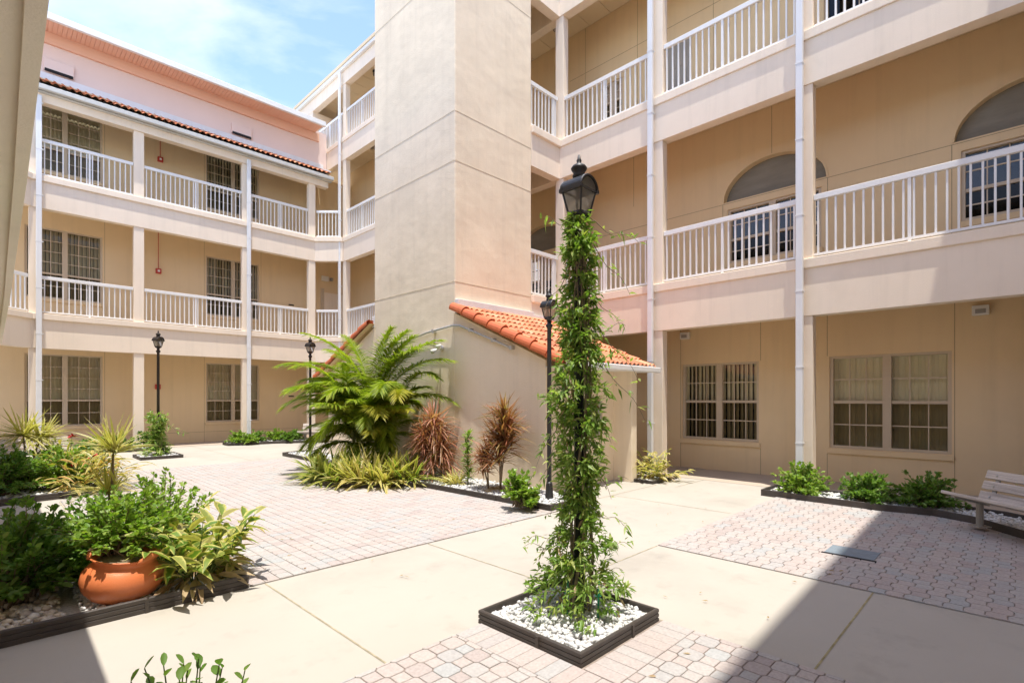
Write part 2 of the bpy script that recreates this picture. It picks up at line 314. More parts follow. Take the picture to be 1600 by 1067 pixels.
def octa(mb, rects, p=0.110, ox=0.02, oy=0.05):
    h = p*0.585; q = p-h                       # half width of octagon / half width of square dot
    for i in range(-18, 34):
        for j in range(-18, 28):
            x = ox+i*p; y = oy+j*p
            if (i+j) % 2 == 0: pl = [(x+a, y+b) for a, b in ((h,-q),(h,q),(q,h),(-q,h),(-h,q),(-h,-q),(-q,-h),(q,-h))]
            else: pl = [(x+a, y+b) for a, b in ((q,-q),(q,q),(-q,q),(-q,-q))]
            for r in rects:
                c = clip(pl, *r)
                if c: paver(mb, c)
random.seed(3)
mb = MB(); octa(mb, [(-1.4, 2.085, -1.4, 2.55), (2.085, 3.2, -1.4, 1.495)])
for k in range(11):
    y = 1.495+k*0.0965
    if y < 2.5: paver(mb, [(2.085,y),(2.31,y),(2.31,min(y+0.0965,2.55)),(2.085,min(y+0.0965,2.55))])
for k in range(9):
    x = 2.31+k*0.0985
    paver(mb, [(x,1.495),(x+0.0985,1.495),(x+0.0985,1.72),(x,1.72)])
struct(mb.build('octagon_pavers', M['paver']))
mb = MB(); zigzag(mb, 4.805, 8.9, -1.2, 2.64); struct(mb.build('interlocking_pavers', M['paver']))
mb = MB(); zigzag(mb, 1.485, 6.0, 4.37, 13.0); zigzag(mb, 0.77, 1.48, 7.7, 10.0); struct(mb.build('interlocking_pavers', M['paver']))
mb = MB()
for a in [(-1.4,2.085,-1.4,2.548),(2.085,3.198,-1.4,2.548),(4.807,8.9,-1.2,2.638),(1.487,6.0,4.372,12.998),(0.772,1.48,7.702,9.998)]: strip(mb, *a, z=0.0045)
struct(mb.build('paver_bedding', M['sand']))
# ------------------------------------------------------------------ building helpers
class FR:
    """a wall frame: a = along the wall, d = depth into the wall (negative = towards the courtyard), z up"""
    def __init__(s, axis, pos, sign=1): s.axis = axis; s.pos = pos; s.sign = sign
    def p(s, a, d, z): return (s.pos + d*s.sign, a, z) if s.axis == 'x' else (a, s.pos + d*s.sign, z)
    def box(s, mb, a0, a1, d0, d1, z0, z1):
        x0, y0, _ = s.p(a0, d0, 0); x1, y1, _ = s.p(a1, d1, 0)
        return mb.box(min(x0,x1), max(x0,x1), min(y0,y1), max(y0,y1), z0, z1)
RWALL = FR('x', 10.7); LWALL = FR('y', 20.0)
def holed_wall(fr, a0, a1, z0, z1, holes, depth=0.16, arches=()):
    mb = MB(); rects = list(holes) + [(c-r, c+r, zb, zb+h) for c, r, zb, h in arches]
    A = sorted({a0, a1, *[v for h in rects for v in h[:2]]}); Z = sorted({z0, z1, *[v for h in rects for v in h[2:]]})
    A = [v for v in A if a0 <= v <= a1]; Z = [v for v in Z if z0 <= v <= z1]
    for i in range(len(A)-1):
        for j in range(len(Z)-1):
            ca, cz = (A[i]+A[i+1])/2, (Z[j]+Z[j+1])/2
            if any(h[0] < ca < h[1] and h[2] < cz < h[3] for h in rects): continue
            mb.add([fr.p(A[i],0,Z[j]), fr.p(A[i+1],0,Z[j]), fr.p(A[i+1],0,Z[j+1]), fr.p(A[i],0,Z[j+1])], [(0,1,2,3)])
    for b0, b1, c0, c1 in holes:
        q = [(b0,c0),(b1,c0),(b1,c1),(b0,c1)]
        for k in range(4):
            (p0,p1),(q0,q1) = q[k], q[(k+1)%4]
            mb.add([fr.p(p0,0,p1), fr.p(q0,0,q1), fr.p(q0,depth,q1), fr.p(p0,depth,p1)], [(0,1,2,3)])
    for c, r, zb, h in arches:
        n = 28; arc = [(c - r*math.cos(math.pi*k/n), zb + h*math.sin(math.pi*k/n)) for k in range(n+1)]
        for k in range(n):
            (x0, y0), (x1, y1) = arc[k], arc[k+1]
            mb.add([fr.p(x0,0,y0), fr.p(x1,0,y1), fr.p(x1,0,zb+h), fr.p(x0,0,zb+h)], [(0,1,2,3)])
            mb.add([fr.p(x0,0,y0), fr.p(x1,0,y1), fr.p(x1,depth,y1), fr.p(x0,depth,y0)], [(0,1,2,3)])
        mb.add([fr.p(c-r,0,zb), fr.p(c+r,0,zb), fr.p(c+r,depth,zb), fr.p(c-r,depth,zb)], [(0,1,2,3)])
    return mb
def window(fr, a0, a1, z0, z1, zs, rows, parent, blind='closed', sill=True, cols=3, blindmat=None):
    """double-hung pair: frame > two panes each for the upper and lower sash, muntins, blind, sill"""
    am = (a0+a1)/2; f = 0.05; g = MB()
    for b in ((a0,a0+f),(a1-f,a1),(am-0.06,am+0.06)): fr.box(g, *b, 0.03, 0.15, z0, z1)
    for b0, b1 in ((a0+f,am-0.06),(am+0.06,a1-f)):
        fr.box(g, b0, b1, 0.03, 0.15, z0, z0+0.045); fr.box(g, b0, b1, 0.03, 0.15, z1-0.04, z1)
        fr.box(g, b0, b1, 0.06, 0.13, zs-0.025, zs+0.025)
    W = g.build('window', M['wframe'], parent)
    mu = MB()
    for b0, b1 in ((a0+f,am-0.06),(am+0.06,a1-f)):
        for k in range(1, cols):
            c = b0+(b1-b0)*k/cols; fr.box(mu, c-0.008, c+0.008, 0.085, 0.103, z0+0.045, zs-0.025); fr.box(mu, c-0.008, c+0.008, 0.085, 0.103, zs+0.025, z1-0.04)
        for (lo, hi, n) in ((z0+0.045, zs-0.025, rows[0]), (zs+0.025, z1-0.04, rows[1])):
            for k in range(1, n):
                c = lo+(hi-lo)*k/n; fr.box(mu, b0, b1, 0.084, 0.104, c-0.010, c+0.010)
    mu.build('muntin', M['wframe'], W)
    for b0, b1 in ((a0+f,am-0.06),(am+0.06,a1-f)):
        for lo, hi, mm in ((z0+0.045, zs-0.025, M['screenglass']), (zs+0.025, z1-0.04, M['glass'])):
            p = MB(); p.add([fr.p(b0,0.095,lo), fr.p(b1,0.095,lo), fr.p(b1,0.095,hi), fr.p(b0,0.095,hi)], [(0,1,2,3)]); p.build('pane', mm, W)
    bl = MB(); n = int((a1-a0)/0.088)
    for k in range(n):
        c = a0+(k+0.5)*(a1-a0)/n
        ang = R(5+3*math.sin(k*2.3)) if blind == 'closed' else R(33 + 7*math.sin(k*1.7))
        hw = 0.048; dx = hw*math.cos(ang); dd = hw*math.sin(ang)
        bl.add([fr.p(c-dx,0.20-dd,z0), fr.p(c,0.192,z0), fr.p(c+dx,0.20+dd,z0), fr.p(c-dx,0.20-dd,z1), fr.p(c,0.192,z1), fr.p(c+dx,0.20+dd,z1)], [(0,1,4,3),(1,2,5,4)])
    if blind: bl.build('blind', blindmat or M['blind'], W)
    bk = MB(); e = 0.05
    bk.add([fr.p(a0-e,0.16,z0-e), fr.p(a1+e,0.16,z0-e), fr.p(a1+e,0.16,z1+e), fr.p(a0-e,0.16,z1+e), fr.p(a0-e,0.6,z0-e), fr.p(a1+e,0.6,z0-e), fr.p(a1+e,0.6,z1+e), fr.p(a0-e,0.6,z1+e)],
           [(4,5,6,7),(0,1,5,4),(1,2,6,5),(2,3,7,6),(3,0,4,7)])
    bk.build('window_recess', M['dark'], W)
    if sill:
        s = MB(); fr.box(s, a0-0.03, a1+0.03, -0.035, 0.03, z0-0.10, z0-0.012); s.build('sill', M['tan'], W, bevel=0.006)
    return W
def railing(p0, p1, zb, zt, parent, posts=()):
    a = Vector((*p0, 0)); b = Vector((*p1, 0)); ln = (b-a).length; d = (b-a)/ln
    g = MB(); n = max(2, round(ln/0.122)); 
    for k in range(n):
        p = a + d*(ln*(k+0.5)/n)
        g.beam(p+Vector((0,0,zb+0.03)), p+Vector((0,0,zt-0.06)), 0.026, 0.026, up=d)
    o = g.build('railing', M['white'], parent)
    t = MB(); t.beam(a+Vector((0,0,zt-0.045)), b+Vector((0,0,zt-0.045)), 0.065, 0.09); t.build('top_rail', M['white'], o, bevel=0.008)
    t = MB(); t.beam(a+Vector((0,0,zb+0.02)), b+Vector((0,0,zb+0.02)), 0.04, 0.036); t.build('bottom_rail', M['white'], o)
    for f in posts:
        p = a + d*(ln*f); t = MB(); t.beam(p+Vector((0,0,zb-0.035)), p+Vector((0,0,zt-0.08)), 0.042, 0.042, up=d); t.build('rail_post', M['white'], o)
    return o
def downspout(x, y, z0, z1, parent, wd=0.105, dp=0.075, axis='x'):
    g = MB(); hx, hy = (dp/2, wd/2) if axis == 'x' else (wd/2, dp/2)
    g.box(x-hx, x+hx, y-hy, y+hy, z0, z1)
    o = g.build('downspout', M['downspout'], parent, bevel=0.012)
    b = MB(); z = z0+0.65
    while z < z1-0.2:
        b.box(x-hx-0.004, x+hx+0.03, y-hy-0.004, y+hy+0.004, z, z+0.018); z += 1.22
    b.build('bracket', M['downspout'], o)
    return o
def grooves(fr, lines, parent, w=0.009, m='groove'):
    g = MB()
    for l in lines:
        if l[0] == 'v': fr.box(g, l[1]-w/2, l[1]+w/2, -0.002, 0.01, l[2], l[3])
        else: fr.box(g, l[2], l[3], -0.002, 0.01, l[1]-w/2, l[1]+w/2)
    return g.build('wall_joint', M[m], parent)
def panel_ceiling(name, x0, x1, y0, y1, z, step, axis, parent, gap=0.012):
    g = MB(); a, b = (y0, y1) if axis == 'y' else (x0, x1); n = max(1, round((b-a)/step))
    for k in range(n):
        lo = a+(b-a)*k/n+gap/2; hi = a+(b-a)*(k+1)/n-gap/2
        if axis == 'y': g.box(x0, x1, lo, hi, z, z+0.03)
        else: g.box(lo, hi, y0, y1, z, z+0.03)
    return g.build(name, M['ceil'], parent)

# ------------------------------------------------------------------ right wing
RW = empty('walkway_wing', (10.0, 8.0, 0), 'cream four storey wing on the right with white railed walkways and half-round grey wall niches', 'building')
F2 = dict(fb=2.83, cap=3.62, ct=3.75, rb=3.79, rt=4.77, ceil=3.45)
F3 = dict(fb=6.56, cap=7.30, ct=7.43, rb=7.47, rt=8.44, ceil=7.16)
F4 = dict(fb=10.30, cap=11.0, ct=11.13, rb=11.17, rt=12.16, ceil=10.88)
win1 = [(3.69, 5.29, 0.63, 2.23), (0.78, 2.47, 0.61, 2.25)]
win2 = [(2.6, 4.3, 4.26, 5.36), (-1.05, 0.67, 4.26, 5.36), (8.55, 10.25, 4.26, 5.36)]
win3 = [(0.9, 2.56, 8.0, 9.6), (6.8, 7.36, 8.35, 9.2)]
arch = [(3.45, 0.93, 5.52, 0.70), (-0.18, 0.93, 5.52, 0.70), (9.4, 0.93, 5.52, 0.70)]
holed_wall(RWALL, -3.5, 22.0, 0, 13.6, win1+win2+win3, arches=arch).build('wall', M['tan'], RW)
for c, r, zb, h in arch:
    g = MB(); n = 28
    vs = [RWALL.p(c - r*math.cos(math.pi*k/n), 0.15, zb + h*math.sin(math.pi*k/n)) for k in range(n+1)]
    g.add(vs, [tuple(range(n+1))]); nb = g.build('wall_niche', M['niche'], RW)
    t = MB()
    for k in range(n):
        a0, a1 = math.pi*k/n, math.pi*(k+1)/n; q = []
        for aa in (a0, a1):
            for rr in (1.0, 1.035): q.append((c - r*rr*math.cos(aa), zb + h*rr*math.sin(aa)))
        (p0, p1, p2, p3) = q
        t.add([RWALL.p(p0[0],-0.012,p0[1]), RWALL.p(p1[0],-0.012,p1[1]), RWALL.p(p3[0],-0.012,p3[1]), RWALL.p(p2[0],-0.012,p2[1]), RWALL.p(p0[0],0.01,p0[1]), RWALL.p(p1[0],0.01,p1[1]), RWALL.p(p3[0],0.01,p3[1]), RWALL.p(p2[0],0.01,p2[1])],
              [(0,1,2,3),(0,3,7,4),(1,5,6,2)])
    t.build('niche_trim', M['tan'], nb)
window(RWALL, *win1[0], 1.43, (2,2), RW, 'open'); window(RWALL, *win1[1], 1.43, (2,2), RW, 'closed')
for w_ in win2: window(RWALL, *w_, 4.74, (2,2), RW, None, cols=3)
window(RWALL, *win3[0], 8.8, (2,2), RW, None); window(RWALL, *win3[1], 8.75, (2,2), RW, 'open', cols=2)
g = MB(); RWALL.box(g, 5.1, 5.72, -0.03, 0.02, 7.45, 9.32); dr = g.build('door', M['door'], RW)
g = MB()
for k in range(3): RWALL.box(g, 5.18, 5.64, -0.037, -0.028, 7.6+0.58*k, 8.08+0.58*k)
g.build('door_panel', M['door'], dr, bevel=0.005)
g = MB(); g.lathe([(0.0,0),(0.03,0.005),(0.03,0.03),(0,0.035)], (10.63,5.6,8.32), 10); g.build('handle', M['black'], dr)
grooves(RWALL, [('v',3.655,0,0.52),('v',3.655,2.24,3.45),('v',5.325,0,3.45),('v',2.505,0,0.5),('v',2.505,2.26,3.45),('v',0.745,0,3.45),
    ('h',5.49,-3.4,7.9),('v',4.40,3.75,5.49),('v',2.50,3.75,5.49),('v',3.45,6.24,7.16),('v',0.78,3.75,5.49),('v',-0.18,6.24,7.16),('v',6.5,6.0,7.16),
    ('h',9.75,-3.4,8.4),('v',6.4,7.45,10.88),('v',7.9,8.45,10.88),('v',4.6,7.45,10.88)], RW)
panel_ceiling('ceiling', 9.5, 10.69, -3.5, 18.5, F2['ceil'], 0.62, 'y', RW)
panel_ceiling('ceiling', 9.5, 10.69, -3.5, 20.0, F3['ceil'], 0.62, 'y', RW)
panel_ceiling('ceiling', 9.5, 10.69, -3.5, 21.5, F4['ceil'], 0.62, 'y', RW)
panel_ceiling('ceiling', 9.5, 10.69, -3.5, 21.8, 13.5, 0.62, 'y', RW)
g = MB()
for f in (F2, F3, F4):
    g.box(9.52, 10.69, -3.5, 21.9, f['ceil']+0.035, f['ct']-0.02); g.box(8.35, 9.29, 7.82, 10.3, f['ceil']+0.035, f['ct']-0.02)
g.box(9.17, 12.0, -3.5, 22.0, 13.69, 13.80)
g.build('floor_slab', M['ceil'], RW)
for f in (F2, F3, F4):
    g = MB(); g.box(9.3, 9.52, -3.5, 17.96 if f is not F4 else 21.9, f['fb'], f['cap']); g.box(8.33, 9.299, 7.6, 7.82, f['fb'], f['cap']); g.box(8.33, 9.299, 10.25, 10.47, f['fb'], f['cap'])
    g.build('fascia', M['cream'], RW)
    g = MB(); g.box(9.272, 9.53, -3.5, 7.54, f['cap']-0.03, f['ct']); g.box(8.33, 9.53, 7.54, 7.83, f['cap']-0.032, f['ct']-0.002)
    g.box(9.273, 9.53, 7.84, 17.97 if f is not F4 else 20.5, f['cap']-0.03, f['ct'])
    g.build('ledge', M['cream'], RW, bevel=0.012)
g = MB(); g.box(9.3, 9.52, -3.5, 21.9, 13.1, 13.655); g.box(9.31, 10.69, 20.45, 21.9, 11.0, 13.1); g.build('roof_beam', M['cream'], RW)
g = MB(); g.box(9.19, 9.298, -3.5, 22.0, 13.56, 13.685); g.build('gutter', M['white'], RW, bevel=0.02)
for y in (-0.30, 2.50, 5.13, 7.62, 10.35, 13.0, 15.45, 17.86):
    g = MB(); lv = [(0, F2['fb']), (F2['ct'], F3['fb']), (F3['ct'], F4['fb']), (F4['ct'], 13.1)]
    for a, b in lv: g.box(9.315, 9.505, y-0.115, y+0.115, a, b)
    g.build('column', M['cream'], RW, bevel=0.01)
for f in (F2, F3, F4):
    for a, b in ((-2.6,-0.415),(-0.185,2.385),(2.615,5.015),(5.245,7.505),(13.115,15.335),(15.565,17.745)):
        railing((9.385, a), (9.385, b), f['rb'], f['rt'], RW, (0.52,))
    railing((8.345, 7.66), (9.28, 7.66), f['rb'], f['rt'], RW, (0.86,))
railing((9.385, 17.98), (9.385, 20.44), F4['rb'], F4['rt'], RW, (0.45,))
downspout(9.20, 2.545, 0.12, 13.5, RW); downspout(9.20, 5.215, 0.35, 13.5, RW); 
downspout(9.20, 17.99, 0.1, 13.5, RW)
for nm, zc, y in (('ceiling_lamp', 13.49, 16.9), ('ceiling_lamp', 10.87, 17.1), ('ceiling_lamp', 10.87, 8.3)):
    o = empty(nm, (10.05, y, zc), {16.9: 'dark ceiling lamp in the topmost walkway left of the tower', 17.1: 'dark ceiling lamp one storey below the topmost walkway, left of the tower', 8.3: 'dark ceiling lamp above the third storey railing, right of the tower'}[y], 'ceiling lamp', 'lamps under the walkway ceilings')
    g = MB(); g.lathe([(0.0,0.0),(0.10,0.0),(0.11,-0.03),(0.06,-0.06),(0,-0.06)], (10.05,y,zc), 14); g.build('base', M['black'], o, True)
    g = MB(); g.lathe([(0.0,-0.06),(0.07,-0.065),(0.085,-0.11),(0.06,-0.17),(0,-0.19)], (10.05,y,zc), 14); g.build('shade', M['lampglass'], o, True)
    g = MB()
    for k in range(6):
        t = math.pi/3*k; c, s_ = math.cos(t), math.sin(t)
        g.tube([(10.05+0.09*c,y+0.09*s_,zc-0.05),(10.05+0.10*c,y+0.10*s_,zc-0.11),(10.05+0.06*c,y+0.06*s_,zc-0.19)], 0.008, 5)
    g.build('cage', M['black'], o)

# ------------------------------------------------------------------ left wing (far side of the courtyard)
LW = empty('walkway_wing', (4.5, 19.5, 0), 'three storey wing across the courtyard with a pink upper wall and a narrow tiled eave', 'building')
wl = [(0.78, 2.52, 0.68, 2.77), (5.33, 7.08, 0.68, 2.72), (0.78, 2.52, 4.38, 6.4), (5.33, 7.08, 4.38, 6.4), (0.78, 2.52, 8.05, 9.95), (5.33, 7.08, 8.05, 9.95)]
holed_wall(LWALL, -1.6, 10.69, 0, 10.3, wl).build('wall', M['tan'], LW)
for i, q in enumerate(wl):
    window(LWALL, *q, q[2]+(q[3]-q[2])*0.36, (2,4), LW, 'closed' if i in (0,1,4) else 'open', cols=3)
g = MB(); LWALL.box(g, 9.55, 10.4, -0.03, 0.02, 3.75, 5.75); d1 = g.build('door', M['cream'], LW)
g = MB(); LWALL.box(g, 9.42, 9.55, -0.045, 0.02, 3.75, 5.9); LWALL.box(g, 10.4, 10.5, -0.045, 0.02, 3.75, 5.9); g.build('door_frame', M['wframe'], d1)
g = MB(); LWALL.box(g, 8.15, 8.35, -0.01, 0.01, 1.55, 1.6); LWALL.box(g, 8.15, 8.35, -0.01, 0.01, 5.05, 5.1); g.build('number_plate', M['black'], LW)
grooves(LWALL, [('v',2.57,0,3.45),('v',5.28,0,3.45),('v',2.57,3.75,7.16),('v',5.28,3.75,7.16),('v',7.14,3.75,7.16),('v',2.57,7.45,10.1),('v',5.28,7.45,10.1),('h',0.35,2.6,9.3)], LW)
panel_ceiling('ceiling', -1.5, 9.29, 18.82, 19.99, F2['ceil'], 0.62, 'x', LW)
panel_ceiling('ceiling', -1.5, 9.29, 18.82, 19.99, F3['ceil'], 0.62, 'x', LW)
panel_ceiling('ceiling', -1.5, 9.29, 18.82, 19.99, 10.1, 0.62, 'x', LW)
g = MB()
for f in (F2, F3): g.box(-1.5, 9.29, 18.82, 19.99, f['ceil']+0.035, f['ct']-0.02)
g.build('floor_slab', M['ceil'], LW)
CH = [(0.12, 17.90), (0.82, 18.60), (8.55, 18.60), (9.27, 17.88)]
for f in (F2, F3):
    g = MB(); h = f['cap']-f['fb']; zc = (f['cap']+f['fb'])/2
    g.box(0.85, 8.54, 18.6, 18.82, f['fb'], f['cap'])
    def slant(g, a, b, z0, z1, o0, o1):
        dx, dy = b[0]-a[0], b[1]-a[1]; l = math.hypot(dx, dy); nx, ny = -dy/l, dx/l     # o0/o1 offsets along the inward normal
        vs = [(p[0]+nx*o, p[1]+ny*o, z) for z in (z0, z1) for p, o in ((a,o0),(b,o0),(b,o1),(a,o1))]
        g.add(vs, [(0,3,2,1),(4,5,6,7),(0,1,5,4),(1,2,6,5),(2,3,7,6),(3,0,4,7)])
    slant(g, CH[0], (0.85,18.6), f['fb'], f['cap']-0.001, 0, 0.22); slant(g, (8.54,18.6), CH[3], f['fb'], f['cap']-0.001, 0, 0.22)
    g.build('fascia', M['cream'], LW)
    g = MB(); g.box(0.85, 8.54, 18.55, 18.84, f['cap']-0.03, f['ct'])
    slant(g, CH[0], (0.87,18.6), f['cap']-0.031, f['ct']-0.002, -0.05, 0.24); slant(g, (8.52,18.6), CH[3], f['cap']-0.031, f['ct']-0.002, -0.05, 0.24)
    g.build('ledge', M['cream'], LW, bevel=0.012)
for x in (0.93, 3.20, 6.18, 8.45):
    g = MB()
    for a, b in ((0, F2['fb']), (F2['ct'], F3['fb']), (F3['ct'], 9.38)): g.box(x-0.125, x+0.125, 18.62, 18.81, a, b)
    g.build('column', M['cream'], LW, bevel=0.01)
for f in (F2, F3):
    for a, b in ((1.06,3.07),(3.33,6.05),(6.31,8.32)): railing((a, 18.69), (b, 18.69), f['rb'], f['rt'], LW, (0.5,))
    railing((8.62, 18.62), (9.26, 17.98), f['rb'], f['rt'], LW); railing((0.15, 18.0), (0.78, 18.63), f['rb'], f['rt'], LW)
downspout(1.00, 18.50, 0.1, 9.5, LW, axis='y', wd=0.12); downspout(6.215, 18.50, 0.1, 9.5, LW, axis='y', wd=0.12)
g = MB(); g.box(-1.2, 9.05, 18.58, 18.83, 9.38, 9.62); g.build('roof_beam', M['cream'], LW)
g = MB(); g.box(-1.2, 9.16, 18.33, 18.46, 9.63, 9.76); g.box(-1.2, 9.16, 18.46, 18.60, 9.60, 9.63); g.build('gutter', M['gutter'], LW, bevel=0.02)
def s_tile_roof(o, ax, up, ncol, nrow, cw, rl, lift=0.028, amp=0.032):
    """rows of clay barrel tiles; o = eave corner, ax = unit vector along the eave, up = unit vector up the slope"""
    g = MB(); o = Vector(o); ax = Vector(ax); up = Vector(up); nn = ax.cross(up)
    if nn.z < 0: nn = -nn
    ss = [0, 0.1, 0.22, 0.36, 0.5, 0.64, 0.76, 0.88, 1.0]
    for i in range(ncol):
        for j in range(nrow):
            vs = []; jit = random.uniform(-0.004, 0.004)
            for t, lf in ((-0.03, lift), (1.0, 0.0)):
                for s_ in ss:
                    h = amp*math.sin(math.pi*s_/0.72) if s_ < 0.72 else -0.35*amp*math.sin(math.pi*(s_-0.72)/0.28)
                    vs.append(o + ax*((i+s_)*cw+jit) + up*((j+t)*rl) + nn*(h+lf+0.02))
            n = len(ss)
            for s_ in range(n): vs.append(vs[s_] - nn*0.02 + up*0.003)
            fs = [(k, k+1, n+k+1, n+k) for k in range(n-1)] + [(k, 2*n+k, 2*n+k+1, k+1) for k in range(n-1)]
            g.add(vs, fs)
    return g
random.seed(8)
sl = Vector((0, 0.9, 0.47)).normalized()
rf = s_tile_roof((-1.2, 18.36, 9.80), (1,0,0), sl, 62, 3, 0.165, 0.315, lift=0.035, amp=0.04).build('tiled_eave', M['tile'], LW)
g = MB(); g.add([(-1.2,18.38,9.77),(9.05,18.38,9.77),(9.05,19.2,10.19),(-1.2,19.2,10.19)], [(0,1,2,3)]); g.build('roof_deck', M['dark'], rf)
g = MB(); g.box(-1.2, 9.1, 19.10, 19.2, 10.24, 10.43); g.box(8.75, 9.1, 18.45, 19.14, 9.95, 10.0); g.build('flashing', M['downspout'], LW)
g = MB(); g.box(-1.4, 9.28, 19.2, 19.6, 10.1, 11.7); g.build('upper_wall', M['pink'], LW)
g = MB(); g.box(-1.4, 8.95, 19.12, 19.2, 11.28, 11.58); g.build('frieze', M['soffit'], LW)
g = MB(); x = -1.3
while x < 8.75: g.box(x, x+0.092, 18.42, 19.2, 11.58, 11.61); x += 0.10
g.box(-1.3, 8.8, 18.42, 19.2, 11.596, 11.62); g.build('soffit', M['soffit'], LW)
g = MB(); g.box(-1.4, 8.85, 18.33, 18.43, 11.53, 11.70); g.box(-1.4, 8.85, 18.43, 19.7, 11.65, 11.74); g.build('eave_board', M['white'], LW, bevel=0.01)
for x in (1.45, 6.2):
    g = MB(); g.box(x-0.32, x+0.32, 19.12, 19.2, 10.53, 10.86); v = g.build('wall_vent', M['pink'], LW, bevel=0.008)
    g = MB(); g.box(x-0.30, x+0.30, 19.10, 19.13, 10.50, 10.57); g.build('slot', M['dark'], v)

# ------------------------------------------------------------------ tower with its lean-to
TW = empty('stair_tower', (7.3, 9.0, 0), 'tall windowless beige tower with a tiled lean-to at its foot', 'tower')
g = MB(); g.box(6.2, 8.33, 7.6, 10.47, 0, 17.5); g.build('shaft', M['tower'], TW, bevel=0.02)
g = MB()
for z in (3.70, 5.98, 6.92, 9.75, 10.7):
    g.box(6.196, 6.21, 7.61, 10.46, z-0.005, z+0.005); g.box(6.21, 8.32, 7.596, 7.61, z-0.005, z+0.005)
g.build('wall_joint', M['towerjoint'], TW)
T0 = (7.6, 3.10); T1 = (5.35, 2.10)
for sgn in (1, -1):
    Y = (lambda y: y) if sgn == 1 else (lambda y: 18.07 - y)
    pr = [(Y(5.35),0),(Y(7.6),0),(Y(7.6),3.10),(Y(5.35),2.10)]
    g = MB(); vs = [(6.2, a, z) for a, z in pr] + [(8.2, a, z) for a, z in pr]
    g.add(vs, [(0,1,2,3),(7,6,5,4),(0,4,5,1),(1,5,6,2),(2,6,7,3),(3,7,4,0)])
    an = g.build('lean_to_wall', M['tower'], TW)
    g = MB(); g.box(8.1, 8.27, *sorted((Y(4.96),Y(5.36))), 0, 2.02); g.build('wing_wall', M['tower'], TW, bevel=0.01)
    up = Vector((0, sgn*(7.6-4.93), 3.22-2.06)); ln = up.length; up = up/ln
    g = s_tile_roof((6.12, Y(4.90), 2.06), (1,0,0), up, 20, 9, 0.134, ln/9.0)
    rf = g.build('tiled_roof', M['tile'], TW)
    g = MB(); g.add([(6.07,Y(4.95),2.03),(8.82,Y(4.95),2.03),(8.82,Y(7.6),3.18),(6.07,Y(7.6),3.18)], [(0,1,2,3)]); g.build('roof_deck', M['tan'], rf)
    g = MB(); nr = 8; nn = Vector((0, -up.z*sgn, abs(up.y)))
    for k in range(nr):
        for_len = ln/nr; vs = []
        for t, lf in ((-0.06, 0.022), (1.02, 0.0)):
            c = Vector((6.11, Y(4.88), 2.03)) + up*((k+t)*for_len)
            for a in range(11):
                th = R(-28 + 236*a/10) ; rad = 0.092+lf*0.7
                ex = -math.cos(th)*rad*0.95; ez = math.sin(th)*rad if th < R(90) else math.sin(th)*rad
                vs.append(c + Vector((1,0,0))*(-ex if False else ex) + nn*(ez+lf))
        n = 11; fs = [(q, q+1, n+q+1, n+q) for q in range(n-1)]
        for q in range(n): vs.append(vs[q]*1.0 + up*0.002 - nn*0.0 + (Vector((6.11, Y(4.88), 2.03)) + up*((k-0.06)*for_len) - vs[q])*0.16)
        fs += [(q, 2*n+q, 2*n+q+1, q+1) for q in range(n-1)]
        g.add(vs, fs)
    g.build('rake_tiles', M['rake'], rf, smooth=False)
    g = MB(); g.box(6.10, 6.17, *sorted((Y(5.0),Y(7.6))), 2.0, 2.001)
    gt = MB(); gt.box(6.16, 8.86, *sorted((Y(4.80),Y(4.92))), 1.97, 2.07); gt.build('gutter', M['white'], TW, bevel=0.015)
    gt = MB(); gt.box(6.2, 8.82, *sorted((Y(4.92),Y(5.36))), 1.985, 2.0); gt.build('soffit', M['white'], TW)
    gt = MB(); gt.box(6.2, 8.33, *sorted((Y(7.50),Y(7.605))), 3.10, 3.36); gt.box(8.33, 8.85, *sorted((Y(7.50),Y(7.6))), 3.05, 3.30); gt.build('flashing', M['downspout'], TW, bevel=0.008)
g = MB(); g.box(7.0, 7.72, 5.325, 5.36, 0.82, 1.5); pn = g.build('service_hatch', M['wframe'], TW)
g = MB(); g.box(7.04, 7.68, 5.318, 5.33, 0.86, 1.46); g.build('panel', M['greysteel'], pn)
o = empty('conduit', (6.15, 7.6, 2.8), 'thin grey metal conduit bent round the corner of the tower below the clay roof', 'conduit')
g = MB(); g.tube([(6.15,9.6,2.62),(6.15,8.4,2.80),(6.14,7.62,2.86),(6.14,7.4,2.84),(6.14,6.06,2.34)], 0.02, 8); g.build('tube', M['galv'], o, True)
for y, z in ((8.2,2.81),(7.1,2.73),(6.5,2.5),(6.06,2.34)):
    g = MB(); g.box(6.12, 6.199, y-0.03, y+0.03, z-0.03, z+0.03); g.build('clip', M['galv'], o)
o = empty('security_light', (6.2, 7.98, 2.45), 'small white twin head security light on the tower wall above the palm', 'security light')
g = MB(); g.lathe([(0,0),(0.05,0),(0.05,0.03),(0,0.03)], (0,0,0), 12, Matrix.Rotation(R(-90),3,'Y')); g.v = [(6.2+a,7.98+b,2.47+c) for a,b,c in g.v]; g.build('base', M['whiteplastic'], o, True)
for dy, dz in ((0.07,-0.05),(-0.09,0.03)):
    g = MB(); g.tube([(6.17,7.98,2.47),(6.12,7.98+dy*0.6,2.47+dz*0.4),(6.08,7.98+dy,2.47+dz),(6.0,7.98+dy*1.15,2.44+dz)], [0.012,0.014,0.03,0.045], 10); g.build('lamp_head', M['whiteplastic'], o, True)

